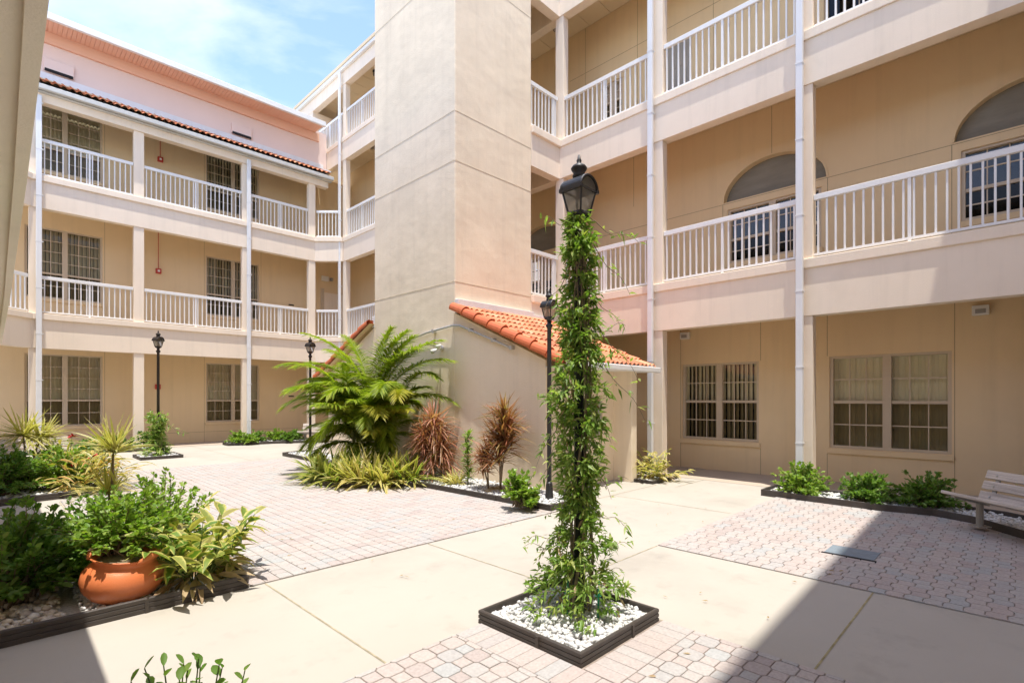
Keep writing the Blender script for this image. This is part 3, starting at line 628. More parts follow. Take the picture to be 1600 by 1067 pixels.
# ------------------------------------------------------------------ near wing over the photographer's left, and the unseen wing behind, added for its shade
NW = empty('walkway_wing', (-0.5, 8.0, 0), 'beige beam edge of the nearest wing filling the top left corner', 'building')
g = MB(); q = [(0.128, 0.0), (0.150, 2.27), (0.182, 4.4), (0.235, 9.5), (0.29, 17.9)]
vs = []; fs = []
for x, y in q:
    for dx, z in ((-0.9,2.86),(-0.058,2.86),(-0.058,2.83),(0,2.83),(0,2.93),(-0.01,2.94),(-0.01,3.05),(-0.9,3.05)): vs.append((x+dx, y, z))
for i in range(len(q)-1):
    for k in range(8): fs.append((i*8+k, (i+1)*8+k, (i+1)*8+(k+1)%8, i*8+(k+1)%8))
fs += [tuple(range(8)), tuple(range(32,40))[::-1]]
g.add(vs, fs); g.build('fascia', M['nearbeam'], NW)
g = MB(); g.box(-1.5, -1.3, -1, 17.5, 0, 7.5); g.box(-1.5, -0.45, -2.0, 17.5, 7.2, 7.45); g.box(-1.3, -0.7, -2, 17.5, 2.95, 3.6); g.build('wall', M['cream'], NW)
g = MB(); g.box(-1.5, -0.36, -2, 17.8, 7.46, 7.6); g.build('roof', M['white'], NW)  # unseen roof, edge set back to place the shade along the left paving
for y in (-1.3, 17.6):
    g = MB(); g.box(-0.24, -0.02, y-0.11, y+0.11, 0, 2.83); g.box(-0.62, -0.46, y-0.11, y+0.11, 3.05, 7.2); g.build('column', M['cream'], NW)
BW = empty('walkway_wing', (5.0, -2.0, 0), 'unseen wing behind the viewpoint whose roof is set to shade the paving at the right edge', 'building')
g = MB(); g.box(-1.5, 12, -3.2, -3.0, 0, 11); g.box(-1.5, 9.2, -3.0, -1.6, 2.95, 3.7); g.box(-1.5, 9.2, -3.0, -1.6, 6.7, 7.4); g.build('wall', M['cream'], BW)
g = MB(); a = [(-1.6, -0.72), (9.6, -0.36)]
g.add([(a[0][0],-3.2,10.8),(a[1][0],-3.2,10.8),(a[1][0],a[1][1],10.8),(a[0][0],a[0][1],10.8),(a[0][0],-3.2,11),(a[1][0],-3.2,11),(a[1][0],a[1][1],11),(a[0][0],a[0][1],11)], [(0,3,2,1),(4,5,6,7),(0,1,5,4),(1,2,6,5),(2,3,7,6),(3,0,4,7)])
g.build('roof', M['white'], BW)  # unseen roof, edge slanted to cast the shade line across the right pavers
for x in (0.6, 3.4, 6.2, 9.0):
    g = MB(); g.box(x-0.12, x+0.12, -1.85, -1.62, 0, 10.8); g.build('column', M['cream'], BW)

# ------------------------------------------------------------------ small fittings on the walls
def box_light(y, z, label):
    o = empty('emergency_light', (10.68, y, z), label, 'wall light', 'emergency lights on the right wall')
    g = MB(); g.box(10.60, 10.70, y-0.10, y+0.10, z-0.075, z+0.075); g.build('housing', M['whiteplastic'], o, bevel=0.012)
    g = MB(); g.box(10.585, 10.61, y-0.06, y+0.06, z-0.05, z+0.015); g.build('lens', M['greysteel'], o)
box_light(0.44, 2.84, 'small white emergency light high on the tan wall above the closed-blind window'); box_light(5.2, 2.85, 'small white emergency light under the walkway, over the window with dark open blinds')
for x, z, zc, lab in ((3.95, 5.62, 7.15, 'red fire alarm box hanging on a conduit at the middle storey'), (4.0, 9.25, 10.08, 'red fire alarm box hanging on a conduit at the top storey'), (3.93, 1.87, 3.44, 'red fire alarm box on the ground floor wall behind a lamp post')):
    o = empty('fire_alarm', (x, 19.95, z), lab, 'fire alarm', 'red fire alarms on the far walls')
    g = MB(); g.box(x-0.075, x+0.075, 19.92, 20.0, z-0.08, z+0.08); g.build('housing', M['red'], o, bevel=0.012)
    g = MB(); g.box(x-0.03, x+0.03, 19.912, 19.93, z-0.03, z+0.03); g.build('lens', M['whiteplastic'], o)
    g = MB(); g.tube([(x,19.975,z+0.08),(x,19.975,zc)], 0.009, 6); g.build('tube', M['red'], o)
o = empty('exit_sign', (9.62, 19.95, 6.3), 'small pale sign box on the wall beside the far corner door', 'sign')
g = MB(); g.box(9.45, 9.73, 19.93, 20.0, 6.2, 6.4); g.build('housing', M['whiteplastic'], o, bevel=0.008)
g = MB(); g.box(9.80, 9.90, 19.88, 20.0, 6.24, 6.36); g.build('lamp_head', M['greysteel'], o, bevel=0.01)
# ------------------------------------------------------------------ lamps, benches, edging, gravel
def lamp(loc, label, mat_=None, k=1.0, rz=0.0):
    m = mat_ or M['black']; o = empty('street_lamp', loc, label, 'street lamp', 'courtyard lamps', rz)
    g = MB(); g.lathe([(0.0,0.0),(0.085,0.0),(0.085,0.03),(0.06,0.06),(0.05,0.25),(0.045,0.27),(0.038,0.30),(0,0.30)], n=16); g.build('base', m, o, True, True)
    g = MB(); g.lathe([(0,0.28),(0.034,0.28),(0.031,2.60*k),(0.05,2.62*k),(0.05,2.645*k),(0.032,2.66*k),(0.030,2.71*k),(0,2.71*k)], n=14); g.build('pole', m, o, True, True)
    z0 = 2.70*k
    g = MB(); g.lathe([(0,z0),(0.03,z0),(0.042,z0+0.015),(0.07,z0+0.03),(0.072,z0+0.055),(0.06,z0+0.06),(0,z0+0.06)], n=14); g.build('cup', m, o, True, True)
    zb = z0+0.055; zt = zb+0.15; b = 0.052; t = 0.080
    c = MB(); co = [(-1,-1),(1,-1),(1,1),(-1,1)]
    for i, j in co: c.beam((i*b,j*b,zb), (i*t,j*t,zt), 0.012, 0.012)
    for q in range(4):
        (i,j),(p,r) = co[q], co[(q+1)%4]
        c.beam((i*b,j*b,zb), (p*b,r*b,zb), 0.011, 0.011); c.beam((i*t,j*t,zt), (p*t,r*t,zt), 0.013, 0.014)
    c.build('cage', m, o, local=True)
    for q in range(4):
        (i,j),(p,r) = co[q], co[(q+1)%4]; g = MB(); s_ = 0.97
        pts = [(i*b*s_,j*b*s_,zb),(p*b*s_,r*b*s_,zb),(p*t*s_,r*t*s_,zt),(i*t*s_,j*t*s_,zt)]
        if j == r:                                           # the two faces with a round head
            n = 10; pts = pts[:2] + [(p*t*s_*math.cos(math.pi*a/n), r*(t+.004), zt+0.078*math.sin(math.pi*a/n)) for a in range(n+1)]
        g.add(pts, [tuple(range(len(pts)))]); g.build('pane', M['lampglass'], o, local=True)
    h = MB(); n = 14; hw = 0.088; R0 = 0.090
    arc = [(-R0*math.cos(math.pi*a/n), 0.082*math.sin(math.pi*a/n)) for a in range(n+1)]
    vs = [(x, y, zt+z+dz) for y in (-hw, hw) for dz in (0.0, 0.014) for x, z in arc]; m_ = n+1
    fs = []
    for a in range(n):
        fs += [(a,a+1,2*m_+a+1,2*m_+a), (m_+a,3*m_+a,3*m_+a+1,m_+a+1), (a,m_+a,m_+a+1,a+1), (2*m_+a,2*m_+a+1,3*m_+a+1,3*m_+a)]
    h.add(vs, fs)
    for x in (-1, 1): h.box(x*R0-0.012, x*R0+0.012, -hw-0.006, hw+0.006, zt-0.012, zt+0.012)
    for y in (-hw, hw):
        h.tube([(x*1.03, y, zt+z*1.08) for x, z in arc], 0.008, 6)
    h.build('hood', m, o, local=True)
    g = MB(); zz = zt+0.09
    g.lathe([(0,zz),(0.042,zz),(0.045,zz+0.02),(0.036,zz+0.035),(0.05,zz+0.055),(0.056,zz+0.068),(0.045,zz+0.085),(0.022,zz+0.098),(0.014,zz+0.108),(0.018,zz+0.122),(0.012,zz+0.134),(0.007,zz+0.16),(0,zz+0.165)], n=16)
    g.build('finial', m, o, True, True)
    return o
lamp((2.84, 2.15, 0), 'nearest black street lamp, wrapped in a climbing vine from planter to lantern')
lamp((5.69, 4.84, 0), 'bare black street lamp right behind the vine covered one, beside the lean-to', k=0.965, rz=0.1)
lamp((3.08, 15.6, 0), 'dark lamp post alone in a small square planter with vine round its foot', M['brownpost'], k=1.02, rz=0.5)
lamp((6.05, 13.45, 0), 'dark lamp post at the far end of the palm bed, left of the palm', M['brownpost'], k=0.99, rz=0.3)

def bench(loc, rz, label, ln=1.45, nback=3):
    o = empty('park_bench', loc, label, 'bench', 'slatted courtyard benches', rz)
    for k in range(3):
        y = -0.19+0.135*k; z = 0.36-0.035*k; g = MB(); g.beam((-ln/2,y,z), (ln/2,y,z), 0.118, 0.036, up=(0,0.26,1)); g.build('seat_slat', M['wood'], o, local=True, bevel=0.006)
    for k in range(nback):
        z = 0.335+0.118*k; y = 0.21+0.042*k; g = MB(); g.beam((-ln/2,y,z), (ln/2,y,z), 0.03, 0.098, up=(0,0.36,1)); g.build('back_slat', M['wood'], o, local=True, bevel=0.006)
    for x in (-ln/2+0.14, ln/2-0.14):
        g = MB(); g.tube([(x,0.08,0.0),(x,0.08,0.28)], 0.034, 10); g.beam((x,-0.22,0.335), (x,0.17,0.24), 0.05, 0.02); g.beam((x,0.20,0.25), (x,0.325,0.61), 0.045, 0.018, up=(0,1,0))
        g.box(x-0.07, x+0.07, 0.01, 0.15, 0.0, 0.012); g.build('leg', M['greysteel'], o, local=True)
        for z, y in ((0.335,.19),(0.453,.232),(0.571,.274)):
            g = MB(); g.lathe([(0,0),(.012,0),(.012,.006),(0,.008)], (0,0,0), 8, Matrix.Rotation(R(78),3,'X')); g.v = [(a+x,b+y,c+z) for a,b,c in g.v]; g.build('bolt', M['galv'], o, local=True)
    return o
bench((7.42, -0.02, 0.05), R(-135.5), 'weathered slatted bench at the right edge, standing in white gravel')
bench((0.72, 15.3, 0.0), R(14), 'pale slatted bench at the left edge, behind the yellow dracaena')
bench((8.05, 17.05, 0.0), R(-45), 'pale slatted bench in the far corner, half behind the palm')

def edging(path, label, closed=False, h=0.09, th=0.022):
    o = empty('planter_edging', (path[0][0], path[0][1], 0), label, 'edging', 'dark plastic planter edgings')
    prof = [(0,0),(0,h*.29),(-.005,h*.32),(-.005,h*.36),(0,h*.39),(0,h*.62),(-.005,h*.65),(-.005,h*.69),(0,h*.72),(0,h*.93),(-.006,h),(-th+.004,h),(-th,h*.93),(-th,0)]
    P = [Vector((x, y)) for x, y in path]; n = len(P); offs = []
    for i in range(n):
        a = P[i-1] if (i or closed) else None; b = P[(i+1) % n] if (i < n-1 or closed) else None
        d1 = (P[i]-a).normalized() if a is not None else None; d2 = (b-P[i]).normalized() if b is not None else None
        d1 = d1 if d1 is not None else d2; d2 = d2 if d2 is not None else d1
        n1 = Vector((d1.y, -d1.x)); n2 = Vector((d2.y, -d2.x)); m = (n1+n2); m = m/max(0.3, m.dot(n1)); offs.append(m)
    vs = []; k = len(prof)
    for i in range(n):
        for d, z in prof: vs.append((P[i].x+offs[i].x*d, P[i].y+offs[i].y*d, z))
    fs = []
    for i in range(n if closed else n-1):
        j = (i+1) % n
        for q in range(k-1): fs.append((i*k+q, j*k+q, j*k+q+1, i*k+q+1))
    if not closed: fs += [tuple(range(k)), tuple(range((n-1)*k, n*k))[::-1]]
    g = MB(); g.add(vs, fs); g.build('board', M['edging'], o)
    # stakes / joint clips every 0.9 m
    run = 0
    for i in range(n if closed else n-1):
        a, b = P[i], P[(i+1) % n]; l = (b-a).length; d = (b-a)/l; nn = Vector((d.y, -d.x))
        for t in ([l*0.62] if l > 0.7 else []):
            p = a+d*t; c = MB(); c.beam((p.x+nn.x*.004-d.x*.012, p.y+nn.y*.004-d.y*.012, h*.47), (p.x+nn.x*.004+d.x*.012, p.y+nn.y*.004+d.y*.012, h*.47), 0.008, h*.9); c.build('clip', M['edging'], o)
    return o
def inside(px, py, poly):
    c = np.zeros(len(px), bool); n = len(poly)
    for i in range(n):
        x0, y0 = poly[i-1]; x1, y1 = poly[i]
        c ^= ((y0 > py) != (y1 > py)) & (px < (x1-x0)*(py-y0)/((y1-y0) if y1 != y0 else 1e-9)+x0)
    return c
t_ = (1+5**.5)/2
ICO = np.array([(-1,t_,0),(1,t_,0),(-1,-t_,0),(1,-t_,0),(0,-1,t_),(0,1,t_),(0,-1,-t_),(0,1,-t_),(t_,0,-1),(t_,0,1),(-t_,0,-1),(-t_,0,1)])/math.hypot(1, t_)
ICF = np.array([(0,11,5),(0,5,1),(0,1,7),(0,7,10),(0,10,11),(1,5,9),(5,11,4),(11,10,2),(10,7,6),(7,1,8),(3,9,4),(3,4,2),(3,2,6),(3,6,8),(3,8,9),(4,9,5),(2,4,11),(6,2,10),(8,6,7),(9,8,1)])
def raw_mesh(name, V, F, mat_, parent=None, smooth=False, uv=None):
    """numpy verts (n,3) and faces (m,k) to an object"""
    k = F.shape[1]; me = bpy.data.meshes.new(name); me.vertices.add(len(V)); me.vertices.foreach_set('co', V.astype(np.float32).ravel())
    me.loops.add(F.size); me.loops.foreach_set('vertex_index', F.astype(np.int32).ravel())
    me.polygons.add(len(F)); me.polygons.foreach_set('loop_start', np.arange(0, F.size, k, dtype=np.int32)); me.polygons.foreach_set('loop_total', np.full(len(F), k, np.int32))
    if smooth: me.polygons.foreach_set('use_smooth', np.ones(len(F), bool))
    if uv is not None:
        l = me.uv_layers.new(name='UVMap'); l.data.foreach_set('uv', uv[F.ravel()].astype(np.float32).ravel())
    me.update(calc_edges=True); me.materials.append(mat_)
    ob = bpy.data.objects.new(name, me); C.objects.link(ob); ob.parent = parent; return ob
def gravel(poly, dens, r, z, seed, mat_, label=None, base=True):
    rg = np.random.default_rng(seed); xs = [p[0] for p in poly]; ys = [p[1] for p in poly]
    n = int(dens*(max(xs)-min(xs))*(max(ys)-min(ys))); px = rg.uniform(min(xs), max(xs), n); py = rg.uniform(min(ys), max(ys), n)
    k = inside(px, py, poly)
    for i in range(len(poly)):                        # keep the stones inside the boards
        a = np.array(poly[i-1]); b = np.array(poly[i]); ab = b-a; t = np.clip(((px-a[0])*ab[0]+(py-a[1])*ab[1])/(ab@ab), 0, 1); k &= np.hypot(px-a[0]-t*ab[0], py-a[1]-t*ab[1]) > r*1.15+0.022
    px, py = px[k], py[k]; n = len(px)
    sc = r*rg.uniform(0.55, 1.35, (n,1))*np.stack([rg.uniform(.8,1.35,n), rg.uniform(.65,1.0,n), rg.uniform(.5,.85,n)], 1)
    V = ICO[None]*sc[:,None,:]*rg.uniform(0.85, 1.15, (n,12,1))
    a = rg.uniform(0, 6.28, n); b = rg.uniform(-.6, .6, n); ca, sa, cb, sb = np.cos(a), np.sin(a), np.cos(b), np.sin(b)
    y2 = V[...,1]*cb[:,None]-V[...,2]*sb[:,None]; z2 = V[...,1]*sb[:,None]+V[...,2]*cb[:,None]
    X = V[...,0]*ca[:,None]-y2*sa[:,None]; Y = V[...,0]*sa[:,None]+y2*ca[:,None]
    W_ = np.stack([X+px[:,None], Y+py[:,None], z2+z+rg.uniform(-.3,1.0,n)[:,None]*r], -1)
    F = (ICF[None]+12*np.arange(n)[:,None,None]).reshape(-1,3)
    o = raw_mesh('gravel', W_.reshape(-1,3), F, mat_); tag(o, kind='stuff')
    if base:
        g = MB(); g.add([(x,y,z-0.004) for x, y in poly], [tuple(range(len(poly)))]); struct(g.build('gravel_bed', M['gravelbed']))
    return o
LP = [(2.31,1.735),(3.175,1.735),(3.175,2.585),(2.31,2.585)]
edging(LP, 'square edging round the foot of the nearest vine covered lamp', True)
gravel(LP, 2300, 0.0185, 0.045, 1, M['gravel'])
SP = [(8.15,4.57),(9.06,4.57),(9.06,4.95),(8.15,4.95)]
edging(SP, 'small oblong edging under the yellow variegated clump by the white downspout', True, 0.06); gravel(SP, 1200, 0.02, 0.035, 2, M['gravel'])
FP = [(2.62,15.1),(3.52,15.1),(3.52,16.05),(2.62,16.05)]
edging(FP, 'square edging round the far lamp post that stands alone', True, 0.08); gravel(FP, 500, 0.024, 0.04, 3, M['gravel'])
B1 = [(-0.3,4.36),(1.465,4.36),(1.465,7.35),(-0.3,7.35)]
edging(B1, 'long edging in front of the terracotta pot', True, 0.105)
gravel([(0.42,4.37),(1.46,4.37),(1.46,5.4),(0.42,5.4)], 1300, 0.021, 0.05, 4, M['gravel']); gravel([(-0.29,4.37),(0.42,4.37),(0.42,5.4),(-0.29,5.4)], 1000, 0.026, 0.05, 5, M['browngravel']); gravel([(0.05,5.4),(1.46,5.4),(1.46,7.34),(0.05,7.34)], 450, 0.024, 0.05, 6, M['gravel'])
B2 = [(-0.3,10.02),(0.90,10.22),(1.35,10.9),(1.42,14.0),(-0.3,14.0)]
edging(B2, 'edging of the left hand bed with the dark shrub and yellow crotons', True, 0.10); gravel(B2, 330, 0.028, 0.05, 7, M['gravel'])
MID = [(6.2,4.42),(5.22,4.42),(5.13,7.12),(4.92,7.45),(4.45,7.72),(4.15,8.05),(3.98,8.6),(4.08,9.3),(4.45,9.95),(5.1,10.5),(5.35,11.3),(5.42,13.7),(6.2,13.9)]
edging(list(reversed(MID)), 'winding edging of the palm bed along the tower wall', False, 0.095)
gravel(MID[:4]+[(6.19,7.6)], 900, 0.022, 0.05, 8, M['gravel']); gravel([(6.19,7.6)]+MID[3:], 330, 0.026, 0.05, 9, M['gravel'])
RB = [(8.41,2.84),(8.34,2.0),(8.32,1.33),(8.44,0.80),(8.25,0.41),(7.73,-0.02),(7.0,-0.62),(7.5,-1.1),(8.35,-0.5),(8.85,0.15),(9.05,0.9),(9.05,2.84)]
edging(list(reversed(RB)), 'curved edging of the shrub bed before the right hand windows', True, 0.10); gravel(RB, 700, 0.025, 0.05, 10, M['gravel'])
FB = [(5.35,17.75),(6.7,17.55),(8.2,16.75),(8.75,17.3),(8.3,18.2),(5.35,18.3)]
edging(FB, 'edging of the far shrub bed below the left wing', True, 0.09); gravel(FB, 220, 0.03, 0.05, 11, M['gravel'])
FB2 = [(1.6,17.6),(3.65,17.75),(3.65,18.35),(1.6,18.35)]
edging(FB2, 'edging of the bushy bed at the column behind the lone lamp', True, 0.09); gravel(FB2, 220, 0.03, 0.05, 12, M['gravel'])

# pot
o = empty('flower_pot', (0.69, 4.66, 0.05), 'squat glossy terracotta pot with two lug handles in the white gravel', 'pot')
tl = Matrix.Rotation(R(7), 3, Vector((0.7, 0.7, 0)))
g = MB(); pr = [(0.0,0.0),(0.13,0.0),(0.20,0.03),(0.255,0.09),(0.278,0.155),(0.270,0.215),(0.235,0.262),(0.208,0.283),(0.205,0.30),(0.222,0.325),(0.232,0.335),(0.225,0.342),(0.205,0.335),(0.19,0.30),(0.0,0.29)]
g.lathe([(r*.91, z*.95) for r, z in pr], (0.69,4.66,0.05), 40, tl); g.build('bowl', M['terracotta'], o, True)
g = MB(); g.lathe([(0.0,0.28),(0.172,0.28),(0.17,0.288),(0.0,0.305)], (0.69,4.66,0.05), 24, tl); g.build('soil', M['bark'], o)
for sx, sy in ((-0.72,0.69),(0.72,-0.69)):
    g = MB(); c = Vector((0.69,4.66,0.05)); pts = []
    for q in range(7):
        a = R(-38+76*q/6); bx, by = sx*math.cos(a)-sy*math.sin(a), sx*math.sin(a)+sy*math.cos(a)
        pts.append(c + tl @ Vector((bx*0.21, by*0.21, 0.31+0.04*math.cos(R(-90+180*q/6)))))
    g.tube(pts, [0.012,0.02,0.025,0.027,0.025,0.02,0.012], 8); g.build('handle', M['terracotta'], o, True)

# ------------------------------------------------------------------ leaves
TM = {'oval': ([0,.22,.52,.82,1],[.16,.74,1,.72,.06]), 'small': ([0,.45,1],[.12,1,.02]), 'broad': ([0,.14,.38,.7,1],[.14,.66,1,.72,.02]), 'blade': ([0,.12,.35,.6,.82,1],[.45,.85,1,.85,.5,.02]), 'lance': ([0,.35,.7,1],[.15,1,.6,.02]), 'leaflet': ([0,.3,1],[.6,1,.03])}
class LF:
    def __init__(s, seed=0): s.V = []; s.F = []; s.U = []; s.n = 0; s.r = np.random.default_rng(seed)
    def add(s, P, D, L, W, droop=0.2, kind='small', fold=0.18, roll=0.5, curl=None):
        P = np.atleast_2d(np.asarray(P, float)); n = len(P); D = np.broadcast_to(np.asarray(D, float), (n,3)).copy(); D /= np.linalg.norm(D, axis=1, keepdims=True)+1e-9
        L = np.broadcast_to(np.asarray(L, float), (n,)); W = np.broadcast_to(np.asarray(W, float), (n,)); droop = np.broadcast_to(np.asarray(droop, float), (n,))
        up = np.array([0,0,1.0]); Sd = np.cross(D, up); l = np.linalg.norm(Sd, axis=1, keepdims=True); Sd = np.where(l > .05, Sd/np.maximum(l,1e-6), np.array([1.0,0,0]))
        Nn = np.cross(Sd, D); a = s.r.normal(0, roll, n)[:,None]; S2 = Sd*np.cos(a)+Nn*np.sin(a); N2 = np.cross(S2, D)
        ts, ws = TM[kind]; rows = []; uv = []
        for t, w_ in zip(ts, ws):
            c = P + D*(L*t)[:,None]; c[:,2] -= droop*L*t*t
            for q in (-1, 0, 1):
                rows.append(c + S2*(q*w_*W/2)[:,None] + N2*((abs(q)-.5)*fold*w_*W)[:,None]); uv.append((q, t))
        m = len(rows); V = np.stack(rows, 1).reshape(-1,3)
        base = []
        for i in range(len(ts)-1):
            for q in (0, 1): base.append((i*3+q, i*3+q+1, (i+1)*3+q+1, (i+1)*3+q))
        F = (np.array(base)[None]+m*np.arange(n)[:,None,None]).reshape(-1,4)+s.n
        s.V.append(V); s.F.append(F); s.U.append(np.tile(np.array(uv, float), (n,1))); s.n += len(V)
    def build(s, name, mat_, parent=None):
        V = np.concatenate(s.V)
        if parent is not None: V = V-np.array(worldloc(parent))
        return raw_mesh(name, V, np.concatenate(s.F), mat_, parent, True, np.concatenate(s.U))
def sph(r, n, emin=-10, emax=90):
    az = r.uniform(0, 2*math.pi, n); z = r.uniform(math.sin(R(emin)), math.sin(R(emax)), n); c = np.sqrt(1-z*z)
    return np.stack([c*np.cos(az), c*np.sin(az), z], 1)
def shrub(x, y, z, rad, h, ns, label, lf='lf_shrub', L_=0.055, W_=0.028, per=26, seed=1, name='shrub', group='leafy shrubs', kind='oval', cat='shrub', low=0.12):
    o = empty(name, (x, y, z), label, cat, group); r = np.random.default_rng(seed); F = LF(seed); st = MB()
    for i in range(ns):
        d = sph(r, 1, 8, 88)[0]; lx = r.uniform(0.7, 1.08); tip = np.array([x+d[0]*rad*lx, y+d[1]*rad*lx, z+max(low*h, d[2]*h*lx)]); b = np.array([x+r.normal(0,.05), y+r.normal(0,.05), z])
        mid = (b+tip)/2+np.array([-(tip[0]-b[0])*.12, -(tip[1]-b[1])*.12, h*.12]); ts = np.linspace(0,1,9)[:,None]
        pts = (1-ts)**2*b+2*ts*(1-ts)*mid+ts*ts*tip
        st.tube([tuple(p) for p in pts[::2]], [0.008,0.006,0.005,0.004,0.002], 5, False)
        k = per; tt = r.uniform(0.28, 1.02, k)**0.8; tt = tt[:,None]; P = (1-tt)**2*b+2*tt*(1-tt)*mid+tt*tt*tip
        tang = tip-mid; tang = tang/np.linalg.norm(tang); D = sph(r, k, -25, 70)*0.85+tang*0.65+np.array([0,0,.15]); P = P+r.normal(0, rad*.03, (k,3))
        sc = r.uniform(.65, 1.2, k); F.add(P, D, L_*sc, W_*sc, r.uniform(0,.4,k), kind)
        D2 = tang+sph(r, 4, -30, 80)*.6; F.add(np.repeat(tip[None],4,0), D2, L_*.8, W_*.8, .1, kind)
    st.build('stem', M['bark'], o); F.build('foliage', M[lf], o); return o
def rosette(F, c, n, L_, W_, r, emin=-15, emax=85, droop=0.35, spread=0.02, hgt=0.0, kind='blade', fold=.12):
    D = sph(r, n, emin, emax); P = np.array(c)+r.normal(0, spread, (n,3))*np.array([1,1,.5])+np.array([0,0,1.0])*r.uniform(-hgt/2, hgt/2, n)[:,None]
    sc = r.uniform(.7, 1.15, n); F.add(P, D, L_*sc, W_*sc, droop*r.uniform(.3,1.3,n)*(1-.6*np.clip(D[:,2],0,1)), kind, fold, .25)
def cane_plant(x, y, z, heads, label, lf, n=70, L_=0.35, W_=0.018, seed=1, name='dracaena', cat='plant', group=None, **k):
    """heads: (dx, dy, height of the head, length factor)"""
    o = empty(name, (x, y, z), label, cat, group); r = np.random.default_rng(seed)
    for dx, dy, hh, s_ in heads:
        g = MB(); g.tube([(x,y,z),(x+dx*.3,y+dy*.3,z+hh*.4),(x+dx,y+dy,z+hh)], [0.014,0.012,0.010], 7); g.build('stem', M['bark'], o, True)
        F = LF(int(r.integers(1e6))); rosette(F, (x+dx, y+dy, z+hh), int(n*s_), L_*s_, W_, r, **k); F.build('foliage', M[lf], o)
    return o
def ginger(x, y, z, n, rad, L_, W_, label, lf, seed, name='variegated_ginger', group='variegated leafy clumps', e=(15,80), dead=0):
    o = empty(name, (x, y, z), label, 'plant', group); r = np.random.default_rng(seed); F = LF(seed); st = MB()
    for i in range(n):
        az = r.uniform(0, 6.283); el = R(r.uniform(*e)); ln = rad*r.uniform(.5, 1.1); d = np.array([math.cos(az)*math.cos(el), math.sin(az)*math.cos(el), math.sin(el)])
        b = np.array([x,y,z])+np.array([math.cos(az),math.sin(az),0])*rad*.15*r.uniform(0,1.5); m = b+d*ln*.55; tip = b+d*ln+np.array([0,0,-.06*ln])
        st.tube([tuple(b),tuple(m),tuple(tip)], [.006,.005,.003], 5, False)
        k = 6; tt = np.linspace(.35,1.0,k)[:,None]; P = b+(tip-b)*tt; sd = np.cross(d, [0,0,1.0]); sd = sd/(np.linalg.norm(sd)+1e-6)
        D = d*.75+sd*np.where(np.arange(k)%2==0,1,-1)[:,None]*r.uniform(.4,.9,(k,1))+r.normal(0,.15,(k,3)); F.add(P, D, L_*r.uniform(.65,1.15,k), W_*r.uniform(.8,1.15,k), r.uniform(.15,.75,k), 'broad', .22, .35)
    st.build('stem', M['stemgreen'], o); F.build('foliage', M[lf], o)
    if dead:
        Fd = LF(seed+9); nn = dead; az = r.uniform(0,6.283,nn); D = np.stack([np.cos(az),np.sin(az),r.uniform(-.5,.3,nn)],1); P = np.array([x,y,z+.06])+D*np.array([1,1,0])*rad*r.uniform(.1,.5,(nn,1))
        Fd.add(P, D, L_*.8, W_*.6, r.uniform(.1,.4,nn), 'broad', .3, .8); Fd.build('dry_foliage', M['lf_dead'], o)
    return o
def clump(x, y, z, n, L_, W_, label, lf, seed, name='bromeliad', group='strappy bed clumps', emin=12, emax=80, droop=.55, kind='blade', cat='plant', heads=1, rad=0.12):
    o = empty(name, (x, y, z), label, cat, group); r = np.random.default_rng(seed); F = LF(seed)
    for k in range(heads):
        a = 6.283*k/max(1,heads)+r.uniform(0,1); q = rad if heads > 1 else 0
        rosette(F, (x+q*math.cos(a), y+q*math.sin(a), z+.03), n//heads, L_, W_, r, emin, emax, droop, .015, .05, kind, .2)
    F.build('foliage', M[lf], o); return o

# near left bed
shrub(0.17, 5.08, 0.06, 0.44, 0.66, 105, 'dense dark green shrub in the shade at the left edge, beside the pot', 'lf_shrub', 0.07, 0.034, 32, 21, low=.22)
shrub(-0.02, 5.75, 0.06, 0.45, 0.66, 80, 'dark green shrub behind the one at the left edge', 'lf_dark', 0.065, 0.03, 26, 22)
shrub(0.72, 4.80, 0.34, 0.44, 0.46, 110, 'bright green bushy plant spilling over the rim of the terracotta pot', 'lf_lime', 0.055, 0.027, 26, 23, low=-.02)
shrub(1.10, 5.35, 0.06, 0.46, 0.76, 120, 'bright green shrub behind and right of the terracotta pot', 'lf_lime', 0.05, 0.025, 28, 24)
shrub(0.62, 5.45, 0.06, 0.42, 0.66, 80, 'green shrub between the pot and the yellow dracaena', 'lf_shrub', 0.055, 0.027, 26, 25)
cane_plant(0.79, 5.85, 0.06, [(0.02,-0.02,0.96,1.0),(0.0,0.05,0.58,.85)], 'tall yellow striped dracaena on a thin cane behind the terracotta pot', 'lf_drac', 85, 0.39, 0.021, 31, emin=8, droop=.4, group='yellow dracaenas')
ginger(1.16, 4.66, 0.06, 26, 0.58, 0.27, 0.075, 'large leaved variegated ginger at the corner of the bed, right of the pot', 'lf_ging', 143, dead=70, e=(42,86))
ginger(1.36, 4.95, 0.06, 12, 0.42, 0.22, 0.06, 'smaller yellowing ginger behind the corner of the bed', 'lf_gingy', 42, dead=20)
ginger(1.25, 6.0, 0.06, 16, 0.55, 0.24, 0.06, 'yellow and green ginger at the back of the pot bed, beside the pavers', 'lf_gingy', 43)
